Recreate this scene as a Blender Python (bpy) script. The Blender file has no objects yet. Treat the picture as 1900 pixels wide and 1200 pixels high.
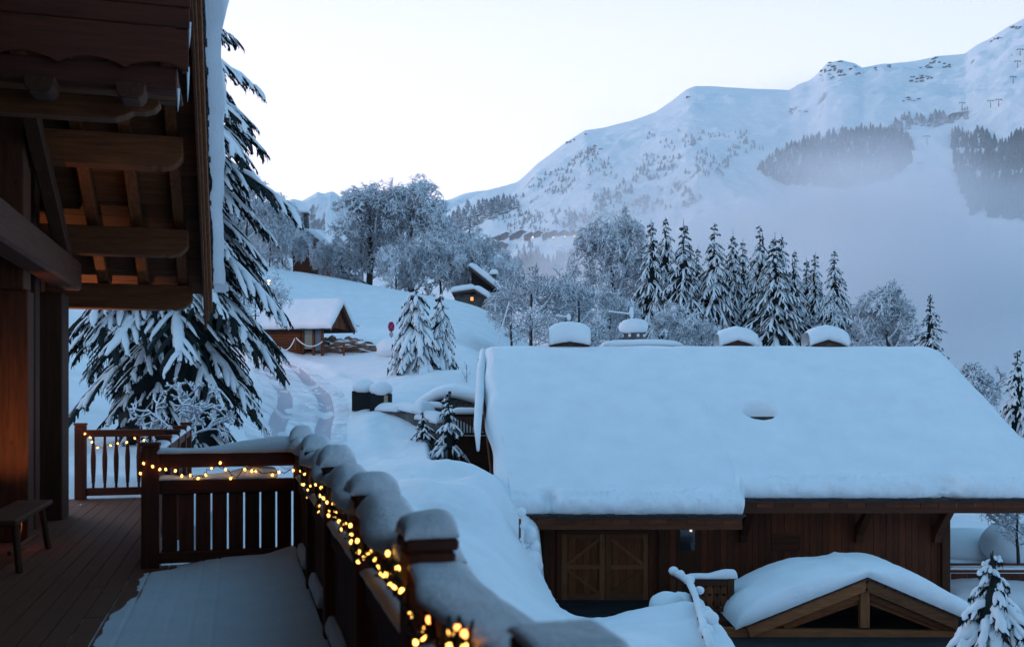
import bpy, math, random
import numpy as np
from mathutils import Vector, Matrix
from mathutils.bvhtree import BVHTree
random.seed(7); rng = np.random.default_rng(11)
SC = bpy.context.scene; COL = SC.collection
# ---------------------------------------------------------------- camera
E, F, HY = 1.54, 1847.0, 728.0          # eye height, focal length and horizon in photo pixels (1900 wide)
cd = bpy.data.cameras.new('camera'); cam = bpy.data.objects.new('camera', cd); COL.objects.link(cam)
cam.location = (0, 0, E); cam.rotation_euler = (math.radians(90), 0, 0)
cd.sensor_width = 36; cd.lens = 36 * F / 1900; cd.shift_y = (HY - 600) / 1900
cd.clip_start = 0.05; cd.clip_end = 20000
cd.dof.use_dof = True; cd.dof.focus_distance = 36; cd.dof.aperture_fstop = 3.2
SC.camera = cam
# ---------------------------------------------------------------- world
w = bpy.data.worlds.new('World'); SC.world = w; w.use_nodes = True
nt = w.node_tree; nt.nodes.clear()
def N(t, tree=None, **k):
    n = (tree or nt).nodes.new(t)
    for a, b in k.items(): setattr(n, a, b)
    return n
SUN_EL, SUN_AZ = 1.0, -50.0             # dusk: the sun is just behind the left ridge
sky = N('ShaderNodeTexSky', sky_type='NISHITA', sun_disc=False, sun_elevation=math.radians(SUN_EL),
        sun_rotation=math.radians(SUN_AZ), altitude=1800, air_density=1.0, dust_density=0.4, ozone_density=4.0)
tc = N('ShaderNodeTexCoord'); sp = N('ShaderNodeSeparateXYZ'); nt.links.new(tc.outputs['Generated'], sp.inputs[0])
ramp = N('ShaderNodeValToRGB'); nt.links.new(sp.outputs['Z'], ramp.inputs[0])
cr = ramp.color_ramp
cr.elements[0].position = 0.0; cr.elements[0].color = (1.26, 1.16, 1.24, 1)
cr.elements[1].position = 1.0; cr.elements[1].color = (0.15, 0.40, 0.60, 1)
for p, c in ((0.12, (1.20, 1.12, 1.18)), (0.34, (0.92, 0.93, 1.04)), (0.6, (0.31, 0.585, 0.79))):
    e = cr.elements.new(p); e.color = (*c, 1)
# azimuth: the side away from the glow is bluer and darker
dot = N('ShaderNodeVectorMath', operation='DOT_PRODUCT'); nt.links.new(tc.outputs['Generated'], dot.inputs[0])
dot.inputs[1].default_value = (math.sin(math.radians(SUN_AZ)), math.cos(math.radians(SUN_AZ)), 0)
az = N('ShaderNodeMapRange'); nt.links.new(dot.outputs['Value'], az.inputs[0])
az.inputs[1].default_value = 0.98; az.inputs[2].default_value = -0.9
az.inputs[3].default_value = 0.0; az.inputs[4].default_value = 1.0
tint = N('ShaderNodeMix', data_type='RGBA'); nt.links.new(az.outputs[0], tint.inputs[0])
tint.inputs[6].default_value = (1.18, 1.13, 1.15, 1); tint.inputs[7].default_value = (0.39, 0.63, 0.79, 1)
mul = N('ShaderNodeMix', data_type='RGBA', blend_type='MULTIPLY'); mul.inputs[0].default_value = 1
nt.links.new(ramp.outputs[0], mul.inputs[6]); nt.links.new(tint.outputs[2], mul.inputs[7])
# dusk sky = Nishita at low strength + the pale overcast glow the photograph shows
bg1 = N('ShaderNodeBackground'); bg1.inputs[1].default_value = 0.05; nt.links.new(sky.outputs[0], bg1.inputs[0])
bg2 = N('ShaderNodeBackground'); bg2.inputs[1].default_value = 1.0; nt.links.new(mul.outputs[2], bg2.inputs[0])
add = N('ShaderNodeAddShader'); nt.links.new(bg1.outputs[0], add.inputs[0]); nt.links.new(bg2.outputs[0], add.inputs[1])
out = N('ShaderNodeOutputWorld'); nt.links.new(add.outputs[0], out.inputs[0])
# weak warm sun lamp from the direction of the glow
sl = bpy.data.lights.new('sun', 'SUN'); sl.energy = 1.35; sl.angle = math.radians(25); sl.color = (1, .80, .86)
so = bpy.data.objects.new('sun', sl); COL.objects.link(so)
so.rotation_euler = (math.radians(90 - 13), 0, math.radians(180 - SUN_AZ)); so.location = (-20, 60, 60)
vs = SC.view_settings; vs.view_transform = 'Standard'; vs.look = 'None'; vs.exposure = 0.14; vs.gamma = 1; vs.use_curve_mapping = False
SC.cycles.use_denoising = True; SC.cycles.max_bounces = 6; SC.cycles.diffuse_bounces = 3; SC.cycles.volume_bounces = 2
SC.cycles.transparent_max_bounces = 8; SC.cycles.volume_max_steps = 64; SC.cycles.sample_clamp_indirect = 4
SC.cycles.use_adaptive_sampling = True
# ---------------------------------------------------------------- helpers
def P(px, py, Y): return np.array([(px - 950) / F * Y, Y, E - (py - HY) / F * Y])
YAW = math.atan(0.2745); CY, SY = math.cos(YAW), math.sin(YAW)   # the near chalet is turned by this much
def Lw(v, u, z=0.0): return np.array([CY * v - SY * u, SY * v + CY * u, z])    # chalet frame -> world
def Lv(px, py, v):   # point seen at px,py on the plane X=v of the chalet frame, in chalet coordinates
    d = (px - 950) / F; t = v / (CY * d + SY); return np.array([v, (-SY * d + CY) * t, E - (py - HY) / F * t])
def Lu(px, py, u):
    d = (px - 950) / F; t = u / (-SY * d + CY); return np.array([(CY * d + SY) * t, u, E - (py - HY) / F * t])
def hash3(ix, iy, iz):
    h = (ix * 374761393 + iy * 668265263 + iz * 2147483647 * 13) & 0xffffffff
    h = ((h ^ (h >> 13)) * 1274126177) & 0xffffffff
    return ((h ^ (h >> 16)) & 0xffffff) / float(0xffffff)
def vnoise(p):
    p = np.asarray(p, float); i = np.floor(p).astype(np.int64); f = p - i; f = f * f * (3 - 2 * f)
    r = 0
    for dx in (0, 1):
        for dy in (0, 1):
            for dz in (0, 1):
                wgt = (f[..., 0] if dx else 1 - f[..., 0]) * (f[..., 1] if dy else 1 - f[..., 1]) * (f[..., 2] if dz else 1 - f[..., 2])
                r = r + wgt * hash3(i[..., 0] + dx, i[..., 1] + dy, i[..., 2] + dz)
    return r * 2 - 1
def fbm(p, oct=4, lac=2.03, gain=.5):
    p = np.asarray(p, float); a = 1; s = 0; t = 0
    for k in range(oct): s = s + a * vnoise(p + 17.3 * k); t += a; a *= gain; p = p * lac
    return s / t
def ridged(p, oct=5):
    p = np.asarray(p, float); a = 1; s = 0; t = 0
    for k in range(oct): s = s + a * (1 - 2 * np.abs(vnoise(p + 9.1 * k))); t += a; a *= .5; p = p * 2.07
    return s / t
def sstep(a, b, x): t = np.clip((x - a) / (b - a), 0, 1); return t * t * (3 - 2 * t)

class MB:
    def __init__(s): s.v = []; s.f = []; s.n = 0
    def add(s, v, f):
        v = np.asarray(v, float).reshape(-1, 3); s.v.append(v)
        f = [tuple(i + s.n for i in q) for q in f] if not isinstance(f, np.ndarray) else f + s.n
        s.f.append(f); s.n += len(v); return s
    def box(s, x0, x1, y0, y1, z0, z1):
        v = [(x, y, z) for z in (z0, z1) for y in (y0, y1) for x in (x0, x1)]
        return s.add(v, [(0, 2, 3, 1), (4, 5, 7, 6), (0, 1, 5, 4), (2, 6, 7, 3), (0, 4, 6, 2), (1, 3, 7, 5)])
    def beam(s, a, b, wd, ht, up=(0, 0, 1)):
        a = np.array(a, float); b = np.array(b, float); d = b - a; d /= np.linalg.norm(d)
        x = np.cross(d, up); x /= np.linalg.norm(x); y = np.cross(x, d)
        v = [q + x * sx * wd / 2 + y * sy * ht / 2 for q in (a, b) for sx, sy in ((-1, -1), (1, -1), (1, 1), (-1, 1))]
        return s.add(v, [(0, 1, 2, 3), (7, 6, 5, 4), (0, 4, 5, 1), (1, 5, 6, 2), (2, 6, 7, 3), (3, 7, 4, 0)])
    def prism(s, poly, axis, a, b):   # poly of 2-D points extruded along axis from a to b
        n = len(poly); v = []
        for h in (a, b):
            for (p, q) in poly: v.append({'x': (h, p, q), 'y': (p, h, q), 'z': (p, q, h)}[axis])
        return s.add(v, [tuple(range(n))[::-1], tuple(range(n, 2 * n))] + [(i, (i + 1) % n, n + (i + 1) % n, n + i) for i in range(n)])
    def tube(s, pts, rad, n=6, cap=True, sq=1.0):
        pts = np.asarray(pts, float); m = len(pts); rad = np.broadcast_to(rad, (m,))
        d = np.gradient(pts, axis=0); d /= np.linalg.norm(d, axis=1)[:, None] + 1e-9
        up = np.array((0, 0, 1.)) if abs(d[:, 2]).mean() < .9 else np.array((1., 0, 0))
        x = np.cross(d, up); x /= np.linalg.norm(x, axis=1)[:, None] + 1e-9; y = np.cross(x, d)
        a = np.arange(n) * 2 * math.pi / n
        v = pts[:, None] + rad[:, None, None] * (np.cos(a)[None, :, None] * x[:, None] + sq * np.sin(a)[None, :, None] * y[:, None])
        i = np.arange(m - 1)[:, None] * n; j = np.arange(n)[None]; k = (j + 1) % n
        q = np.stack([i + j, i + k, i + n + k, i + n + j], -1).reshape(-1, 4)
        f = [tuple(r) for r in q.tolist()]
        if cap: f += [tuple(range(n))[::-1], tuple(range((m - 1) * n, m * n))]
        return s.add(v.reshape(-1, 3), f)
    def lathe(s, c, prof, n=12, sx=1, sy=1, nz=0, seed=0):
        a = np.arange(n) * 2 * math.pi / n; v = []
        for r, z in prof: v.append(np.stack([c[0] + sx * r * np.cos(a), c[1] + sy * r * np.sin(a), c[2] + z + 0 * a], -1))
        v = np.concatenate(v); m = len(prof)
        if nz: v = v + nz * np.stack([vnoise(v * 2.3 + seed + 40 * k) for k in range(3)], -1)
        f = [(i * n + j, i * n + (j + 1) % n, (i + 1) * n + (j + 1) % n, (i + 1) * n + j) for i in range(m - 1) for j in range(n)]
        f += [tuple(range(n))[::-1], tuple(range((m - 1) * n, m * n))]
        return s.add(v, f)
    def blob(s, c, r, nu=10, nv=7, nz=0.0, fr=1.5, seed=0, flat=0):
        u = np.arange(nu) * 2 * math.pi / nu; t = np.linspace(-math.pi / 2, math.pi / 2, nv)[1:-1]
        r = np.broadcast_to(r, (3,)); v = [(0, 0, -1)]
        for b in t:
            for a in u: v.append((math.cos(b) * math.cos(a), math.cos(b) * math.sin(a), math.sin(b)))
        v.append((0, 0, 1)); v = np.array(v, float)
        if flat: v[:, 2] = np.where(v[:, 2] < -flat, -flat, v[:, 2])
        if nz: v = v * (1 + nz * fbm(v * fr + seed * 3.7, 3))[:, None]
        v = v * r + np.asarray(c, float); k = nv - 2
        f = [(0, 1 + (j + 1) % nu, 1 + j) for j in range(nu)]
        f += [(1 + i * nu + j, 1 + i * nu + (j + 1) % nu, 1 + (i + 1) * nu + (j + 1) % nu, 1 + (i + 1) * nu + j) for i in range(k - 1) for j in range(nu)]
        f += [(1 + (k - 1) * nu + j, 1 + (k - 1) * nu + (j + 1) % nu, 1 + k * nu) for j in range(nu)]
        return s.add(v, f)
    def pillow(s, o, ex, ey, lx, ly, T, R, up=(0, 0, 1), nx=20, ny=10, nz=.03, fr=.8, fn=None, seed=0, bulge=1.0):
        """snow lying on the rectangle o + a*ex + b*ey, thickness T, rounded and slightly overhanging edges"""
        o, ex, ey, up = (np.array(q, float) for q in (o, ex, ey, up))
        pr = [(0, 0), (-.38 * R * bulge, .10), (-.46 * R * bulge, .34), (-.34 * R * bulge, .6), (0, .80), (.5 * R, .93), (1.1 * R, .985), (2 * R, 1)]
        def axis(L, n):
            k = min(1, L / (4.4 * R)); e = [(p * k if p > 0 else p, h) for p, h in pr]
            mid = np.linspace(2 * R * k, L - 2 * R * k, max(n, 2))[1:-1]
            return np.array([q[0] for q in e] + list(mid) + [L - q[0] for q in e[::-1]]), np.array([q[1] for q in e] + [1] * len(mid) + [q[1] for q in e[::-1]])
        X, hx = axis(lx, nx); Yy, hy = axis(ly, ny)
        A, B = np.meshgrid(X, Yy, indexing='ij'); H = np.outer(hx, hy)
        v = o + A[..., None] * ex + B[..., None] * ey + (H * T)[..., None] * up
        if fn is not None: v = v + fn(A, B, H)
        if nz:
            q = v * fr + seed * 5.1; d = fbm(q, 4) * nz * (.25 + .75 * H)
            v = v + d[..., None] * up + (nz * .6 * (1 - H) * fbm(q * 2.1 + 50, 3))[..., None] * (ex + ey)
        m, n = A.shape; i = np.arange(m - 1)[:, None]; j = np.arange(n - 1)[None]
        q = np.stack([i * n + j, (i + 1) * n + j, (i + 1) * n + j + 1, i * n + j + 1], -1).reshape(-1, 4)
        base = o + A[..., None] * ex + B[..., None] * ey
        return s.add(v.reshape(-1, 3), [tuple(r) for r in q.tolist()])
    def grid(s, v):
        m, n = v.shape[:2]; i = np.arange(m - 1)[:, None]; j = np.arange(n - 1)[None]
        q = np.stack([i * n + j, (i + 1) * n + j, (i + 1) * n + j + 1, i * n + j + 1], -1).reshape(-1, 4)
        return s.add(v.reshape(-1, 3), q)
    def mesh(s, name, m, smooth=False):
        me = bpy.data.meshes.new(name); v = np.concatenate(s.v)
        if all(isinstance(f, np.ndarray) for f in s.f):
            fa = np.concatenate(s.f); k = fa.shape[1]; lo = fa.ravel(); st = np.arange(len(fa)) * k
            tot = np.full(len(fa), k)
        else:
            fl = [q for f in s.f for q in (f.tolist() if isinstance(f, np.ndarray) else f)]
            tot = np.array([len(q) for q in fl]); lo = np.fromiter((i for q in fl for i in q), np.int64, tot.sum()); st = np.concatenate([[0], np.cumsum(tot)[:-1]])
        me.vertices.add(len(v)); me.vertices.foreach_set('co', v.astype(np.float32).ravel())
        me.loops.add(len(lo)); me.loops.foreach_set('vertex_index', lo.astype(np.int32))
        me.polygons.add(len(tot)); me.polygons.foreach_set('loop_start', st.astype(np.int32))
        me.update(calc_edges=True)
        me.polygons.foreach_set('use_smooth', np.full(len(tot), bool(smooth)))
        me.materials.append(m); return me
    def build(s, name, m, parent=None, smooth=False, bevel=0, loc=None):
        o = bpy.data.objects.new(name, s.mesh(name, m, smooth)); COL.objects.link(o)
        if parent: o.parent = parent
        if loc is not None: o.location = loc
        if bevel:
            b = o.modifiers.new('bevel', 'BEVEL'); b.width = bevel; b.segments = 1; b.limit_method = 'ANGLE'
        return o
def tag(o, label=None, cat=None, group=None, kind=None):
    for k, x in (('label', label), ('category', cat), ('group', group), ('kind', kind)):
        if x: o[k] = x
    return o
def thing(name, label, cat, loc=(0, 0, 0), rz=0, group=None, kind=None):
    o = bpy.data.objects.new(name, None); COL.objects.link(o); o.location = loc; o.rotation_euler = (0, 0, rz); o.empty_display_size = .2
    return tag(o, label, cat, group, kind)
def obj(name, me, parent=None, loc=None):
    o = bpy.data.objects.new(name, me); COL.objects.link(o)
    if parent: o.parent = parent
    if loc is not None: o.location = loc
    return o
def dup(root, loc, rz=0, sc=1, label=None, group=None):
    def cp(o, par):
        c = o.copy(); COL.objects.link(c); c.parent = par
        for ch in KIDS(o): cp(ch, c)
        return c
    r = cp(root, None); r.location = loc; r.rotation_euler = (0, 0, rz); r.scale = (sc, sc, sc) if np.isscalar(sc) else sc
    if label: r['label'] = label
    if group: r['group'] = group
    return r
def KIDS(o): return [c for c in COL.objects if c.parent == o]
# ---------------------------------------------------------------- materials
def mat(name, col=(.5, .5, .5), rough=.8, emit=None, es=0, metal=0, spec=.3):
    m = bpy.data.materials.new(name); m.use_nodes = True; b = m.node_tree.nodes['Principled BSDF']
    b.inputs['Base Color'].default_value = (*col, 1); b.inputs['Roughness'].default_value = rough; b.inputs['Metallic'].default_value = metal
    b.inputs['Specular IOR Level'].default_value = spec
    if emit: b.inputs['Emission Color'].default_value = (*emit, 1); b.inputs['Emission Strength'].default_value = es
    return m
def nodes(m): return m.node_tree, m.node_tree.nodes['Principled BSDF']
def noise(t, scale, detail=4, coord='Object', stretch=None, rough=.55):
    c = N('ShaderNodeTexCoord', t); n = N('ShaderNodeTexNoise', t); n.inputs['Scale'].default_value = scale
    n.inputs['Detail'].default_value = detail; n.inputs['Roughness'].default_value = rough
    if coord == 'World':
        g = N('ShaderNodeNewGeometry', t); src = g.outputs['Position']
    else: src = c.outputs[coord]
    if stretch:
        mp = N('ShaderNodeMapping', t); mp.inputs['Scale'].default_value = stretch; t.links.new(src, mp.inputs[0]); src = mp.outputs[0]
    t.links.new(src, n.inputs['Vector']); return n
def ramp2(t, src, stops):
    r = N('ShaderNodeValToRGB', t); t.links.new(src, r.inputs[0]); e = r.color_ramp.elements
    e[0].position, e[0].color = stops[0][0], (*stops[0][1], 1); e[1].position, e[1].color = stops[-1][0], (*stops[-1][1], 1)
    for p, c in stops[1:-1]: k = e.new(p); k.color = (*c, 1)
    return r
def bump(t, b, src, st, dist=.02):
    n = N('ShaderNodeBump', t); n.inputs['Strength'].default_value = st; n.inputs['Distance'].default_value = dist
    t.links.new(src, n.inputs['Height']); t.links.new(n.outputs[0], b.inputs['Normal']); return n
def snow_mat(name, fine=14, amp=.5, dist=.02, col=(.80, .83, .87)):
    m = mat(name, col, .85, spec=.2); t, b = nodes(m)
    n = noise(t, fine, 6, 'World', rough=.65); n2 = noise(t, fine * .09, 3, 'World')
    r = ramp2(t, n2.outputs[0], [(.3, tuple(c * .95 for c in col)), (.7, tuple(min(c * 1.03, .9) for c in col))])
    t.links.new(r.outputs[0], b.inputs['Base Color']); bump(t, b, n.outputs[0], amp, dist); return m
M = {}
M['snow'] = snow_mat('snow', 11, .8, .03); M['snow_near'] = snow_mat('snow_near', 38, .9, .010, (.74, .76, .80))
M['snow_far'] = snow_mat('snow_far', .05, .4, 6)
def wood(name, dark, light, axis, grain=6, rough=.75, rng=(.65, 1.3), knot=.8):
    m = mat(name, light, rough); t, b = nodes(m)
    st = [9., 9., 9.]; st['xyz'.index(axis)] = .7
    c = N('ShaderNodeTexCoord', t); oi = N('ShaderNodeObjectInfo', t)
    off = N('ShaderNodeVectorMath', t, operation='ADD'); mu = N('ShaderNodeMath', t, operation='MULTIPLY'); mu.inputs[1].default_value = 37
    t.links.new(oi.outputs['Random'], mu.inputs[0]); t.links.new(c.outputs['Object'], off.inputs[0]); t.links.new(mu.outputs[0], off.inputs[1])
    mp = N('ShaderNodeMapping', t); mp.inputs['Scale'].default_value = st; t.links.new(off.outputs[0], mp.inputs[0])
    n = N('ShaderNodeTexNoise', t); n.inputs['Scale'].default_value = grain / 2; n.inputs['Detail'].default_value = 6; n.inputs['Roughness'].default_value = .7
    t.links.new(mp.outputs[0], n.inputs['Vector'])
    r = ramp2(t, n.outputs[0], [(.3, dark), (.52, tuple((a + b_) / 2 for a, b_ in zip(dark, light))), (.7, light)])
    # knots
    vo = N('ShaderNodeTexVoronoi', t); vo.inputs['Scale'].default_value = 2.2; mp2 = N('ShaderNodeMapping', t); s2 = [1.6] * 3; s2['xyz'.index(axis)] = .8
    mp2.inputs['Scale'].default_value = s2; t.links.new(off.outputs[0], mp2.inputs[0]); t.links.new(mp2.outputs[0], vo.inputs['Vector'])
    kr = ramp2(t, vo.outputs['Distance'], [(.03, (.25, .2, .16)), (.07, (1, 1, 1))])
    mx = N('ShaderNodeMix', t, data_type='RGBA', blend_type='MULTIPLY'); mx.inputs[0].default_value = knot
    t.links.new(r.outputs[0], mx.inputs[6]); t.links.new(kr.outputs[0], mx.inputs[7])
    hv = N('ShaderNodeHueSaturation', t); mr = N('ShaderNodeMapRange', t); mr.inputs[3].default_value = rng[0]; mr.inputs[4].default_value = rng[1]
    t.links.new(oi.outputs['Random'], mr.inputs[0]); t.links.new(mr.outputs[0], hv.inputs['Value']); t.links.new(mx.outputs[2], hv.inputs['Color'])
    t.links.new(hv.outputs[0], b.inputs['Base Color']); bump(t, b, n.outputs[0], .5, .006); return m
for ax in 'xyz':
    M['wood_' + ax] = wood('wood_' + ax, (.055, .012, .003), (.150, .038, .010), ax)
    M['oldwood_' + ax] = wood('oldwood_' + ax, (.038, .010, .003), (.105, .030, .009), ax)
    M['rail_' + ax] = wood('rail_' + ax, (.055, .012, .005), (.115, .026, .010), ax)
    M['larch_' + ax] = wood('larch_' + ax, (.065, .017, .004), (.185, .055, .014), ax)
for ax in 'xz': M['oak_' + ax] = wood('oak_' + ax, (.10, .034, .011), (.23, .086, .028), ax)
M['deck'] = wood('deck_wood', (.120, .038, .017), (.155, .052, .025), 'y', rng=(.95, 1.05), knot=0)
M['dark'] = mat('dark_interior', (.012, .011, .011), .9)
M['black'] = mat('black_metal', (.02, .02, .022), .5)
M['wire'] = mat('dark_wire', (.015, .02, .018), .6)
M['bulb'] = mat('warm_bulb', (1, .7, .3), .4, (1.0, .47, .09), 6)
M['bulb_red'] = mat('orange_bulb', (1, .5, .2), .4, (1.0, .30, .06), 7)
M['spot'] = mat('deck_spot', (1, .7, .4), .4, (1.0, .46, .14), 30)
def stone_mat(name, c0, c1, sc=3):
    m = mat(name, c1, .9); t, b = nodes(m); n = noise(t, sc, 6); r = ramp2(t, n.outputs[0], [(.3, c0), (.7, c1)])
    t.links.new(r.outputs[0], b.inputs['Base Color']); bump(t, b, n.outputs[0], .6, .03); return m
M['stone'] = stone_mat('stone', (.05, .05, .05), (.16, .15, .14)); M['plaster'] = stone_mat('plaster', (.24, .19, .13), (.40, .33, .24), 4)
M['slate'] = stone_mat('slate', (.03, .022, .022), (.08, .055, .05), 8)
def snowtop(name, c0, lo=.0, hi=.35, sc=4, nzw=.5, snow=(.78, .82, .87), glob=True):
    """bark, needles or rock that carries snow on whatever faces up"""
    m = mat(name, c0, .85, spec=.15); t, b = nodes(m)
    g = N('ShaderNodeNewGeometry', t); s = N('ShaderNodeSeparateXYZ', t); t.links.new(g.outputs['Normal'], s.inputs[0])
    n = noise(t, sc, 3, 'World'); a = N('ShaderNodeMath', t, operation='MULTIPLY_ADD'); a.inputs[1].default_value = nzw; t.links.new(n.outputs[0], a.inputs[0]); t.links.new(s.outputs['Z'], a.inputs[2])
    r = N('ShaderNodeMapRange', t); r.inputs[1].default_value = lo + nzw * .5; r.inputs[2].default_value = hi + nzw * .5; t.links.new(a.outputs[0], r.inputs[0])
    mx = N('ShaderNodeMix', t, data_type='RGBA'); mx.inputs[6].default_value = (*c0, 1); mx.inputs[7].default_value = (*snow, 1)
    t.links.new(r.outputs[0], mx.inputs[0]); t.links.new(mx.outputs[2], b.inputs['Base Color']); return m
M['twig'] = snowtop('frosted_twig', (.19, .19, .22), -.6, .05); M['bark'] = snowtop('bark', (.05, .04, .035), .3, .7, 3)
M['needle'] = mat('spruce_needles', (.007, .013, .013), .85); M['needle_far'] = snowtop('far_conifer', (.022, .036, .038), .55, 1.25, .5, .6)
M['rock'] = snowtop('snowy_rock', (.09, .085, .085), .35, .6, .02); M['rock_near'] = snowtop('outcrop_rock', (.17, .11, .08), .5, .75, 2)
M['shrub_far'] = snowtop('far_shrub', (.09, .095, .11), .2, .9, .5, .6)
# ================================================================ SETTING: ground
CP = [  # photo px, py, distance
 (560,655,58),(620,655,58),(680,652,58),(500,665,55),(540,720,46),(640,720,46),(590,690,51),(530,770,40.5),(620,780,40),(690,700,50),
 (535,820,36.5),(600,830,36),(660,870,33),(700,782,39),(760,812,37),(820,840,34),(700,845,35.5),(700,900,29),(760,900,29),(880,868,31),(850,900,29.5),(912,905,29.5),(800,950,26),(900,960,26.5),
 (940,955,28),(950,1000,26.5),(900,1050,22.5),(990,1040,28),(1000,1060,27),(1012,1100,26),(960,1120,21.5),(1060,1143,24.6),(1100,1158,24),(1150,1146,24.3),(1300,1146,24.3),(1230,1143,24.3),
 (1100,1200,20.5),(1200,1200,20.5),(1280,1110,25),(1300,1180,22),(1330,1230,21),(1240,1120,26),
 (440,770,33),(460,720,40),(480,665,50),(420,850,20),(350,850,19),(250,860,18),(170,880,17.5),(100,880,17),(480,860,20),(300,890,15.5),(500,900,18),(560,930,19),(620,980,18),
 (540,505,100),(620,520,108),(700,545,108),(780,575,103),(850,588,96),(930,592,90),(600,560,82),(700,590,80),(800,610,75),(880,620,70),(560,600,72),(640,620,68),
 (740,640,60),(720,625,62),(730,690,50),(775,700,48),(830,690,50),(880,690,48),(880,650,58),(850,720,46.5),(780,730,44.5),(720,730,44),(890,720,47),
 (450,480,100),(380,500,80),(430,600,60),(300,640,45),(200,650,40),
]
XYZ = [tuple(P(*c)) for c in CP]
XYZ += [(-6,0,-1.5),(-3,4,-2.2),(0,0,-3.4),(3,0,-4),(8,0,-5),(3,8,-4),(0,8,-3.3),(0,14,-3.2),(8,12,-5),(-3,12,-.6),(-9,8,-.5),(-12,0,-.5),(-30,0,0),(-30,20,2),(-25,40,6),(-60,40,14),(-60,100,22),(-42,120,12),(-32,140,4),
 (8,20,-4.7),(9,26,-5.0),(14,26,-5.2),(8,31,-5.1),(4,31,-5.1),(14,34,-4.8),(20,36,-4.9),(20,28,-5.6),(30,30,-6),(16,46,-5),(6,42,-3.5),(1,46,-.5),(3,55,.2),(0,60,2.6),(6,65,-1.5),(12,75,-4),(25,75,-6),(40,75,-10),(40,40,-8),(60,20,-14),(80,80,-30),(30,110,-14),(0,110,0),(8,95,-3),
 (100,130,-50),(60,0,-14),(30,-5,-9),(-20,160,-8),(20,160,-22),(60,160,-36),(-60,160,6)]
XYZ = np.array(XYZ)
def tps_fit(X, z, lam=.02):
    r = np.linalg.norm(X[:, None] - X[None], axis=2); K = np.where(r > 0, r ** 2 * np.log(r + 1e-9), 0) + lam * np.eye(len(X)) * 10
    Q = np.c_[np.ones(len(X)), X]; A = np.block([[K, Q], [Q.T, np.zeros((3, 3))]]); return np.linalg.solve(A, np.r_[z, 0, 0, 0])
WT = tps_fit(XYZ[:, :2], XYZ[:, 2])
ROADL = np.array([(-20.5, 60.5), (-16.6, 57), (-12.9, 52.5), (-9.9, 46), (-8.7, 42), (-8.1, 38), (-7.3, 34), (-6.0, 29.5), (-4.2, 25), (-2.0, 20), (0., 14), (3, 8)])
def dist_poly(x, y, pl):
    best = np.full(x.shape, 1e9)
    for a, b in zip(pl[:-1], pl[1:]):
        d = b - a; t = np.clip(((x - a[0]) * d[0] + (y - a[1]) * d[1]) / (d @ d), 0, 1)
        dx = x - a[0] - t * d[0]; dy = y - a[1] - t * d[1]; sgn = np.sign(dx * d[1] - dy * d[0])
        r = np.hypot(dx, dy); k = r < np.abs(best); best = np.where(k, r * sgn, best)
    return best
def smooth_poly(pl, n=8):
    t = np.arange(len(pl)); tt = np.linspace(0, len(pl) - 1, (len(pl) - 1) * n + 1); o = []
    for k in range(2):
        c = pl[:, k]; m = np.gradient(c); i = np.minimum(tt.astype(int), len(pl) - 2); s = tt - i
        o.append((2 * s**3 - 3 * s**2 + 1) * c[i] + (s**3 - 2 * s**2 + s) * m[i] + (-2 * s**3 + 3 * s**2) * c[i + 1] + (s**3 - s**2) * m[i + 1])
    return np.stack(o, 1)
ROADS = smooth_poly(ROADL, 4)
def ground_raw(x, y):
    x = np.asarray(x, float); y = np.asarray(y, float); sh = x.shape; x = x.ravel(); y = y.ravel(); z = np.zeros(len(x))
    for k in range(0, len(x), 20000):
        X = np.c_[x[k:k + 20000], y[k:k + 20000]]; r = np.linalg.norm(X[:, None] - XYZ[None, :, :2], axis=2)
        z[k:k + 20000] = (r ** 2 * np.log(r + 1e-9)) @ WT[:-3] + WT[-3] + X @ WT[-2:]
    return z.reshape(sh)
LUMPS = [(-2.2, 30.6, .9, .28), (-.9, 28.9, .8, .38), (-1.3, 27.3, .8, .30), (-.4, 26.6, .6, .25), (-3.4, 31.5, 1.1, .2), (-2.9, 27.5, 1.0, .16), (-.3, 24.5, .8, .2)]
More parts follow.
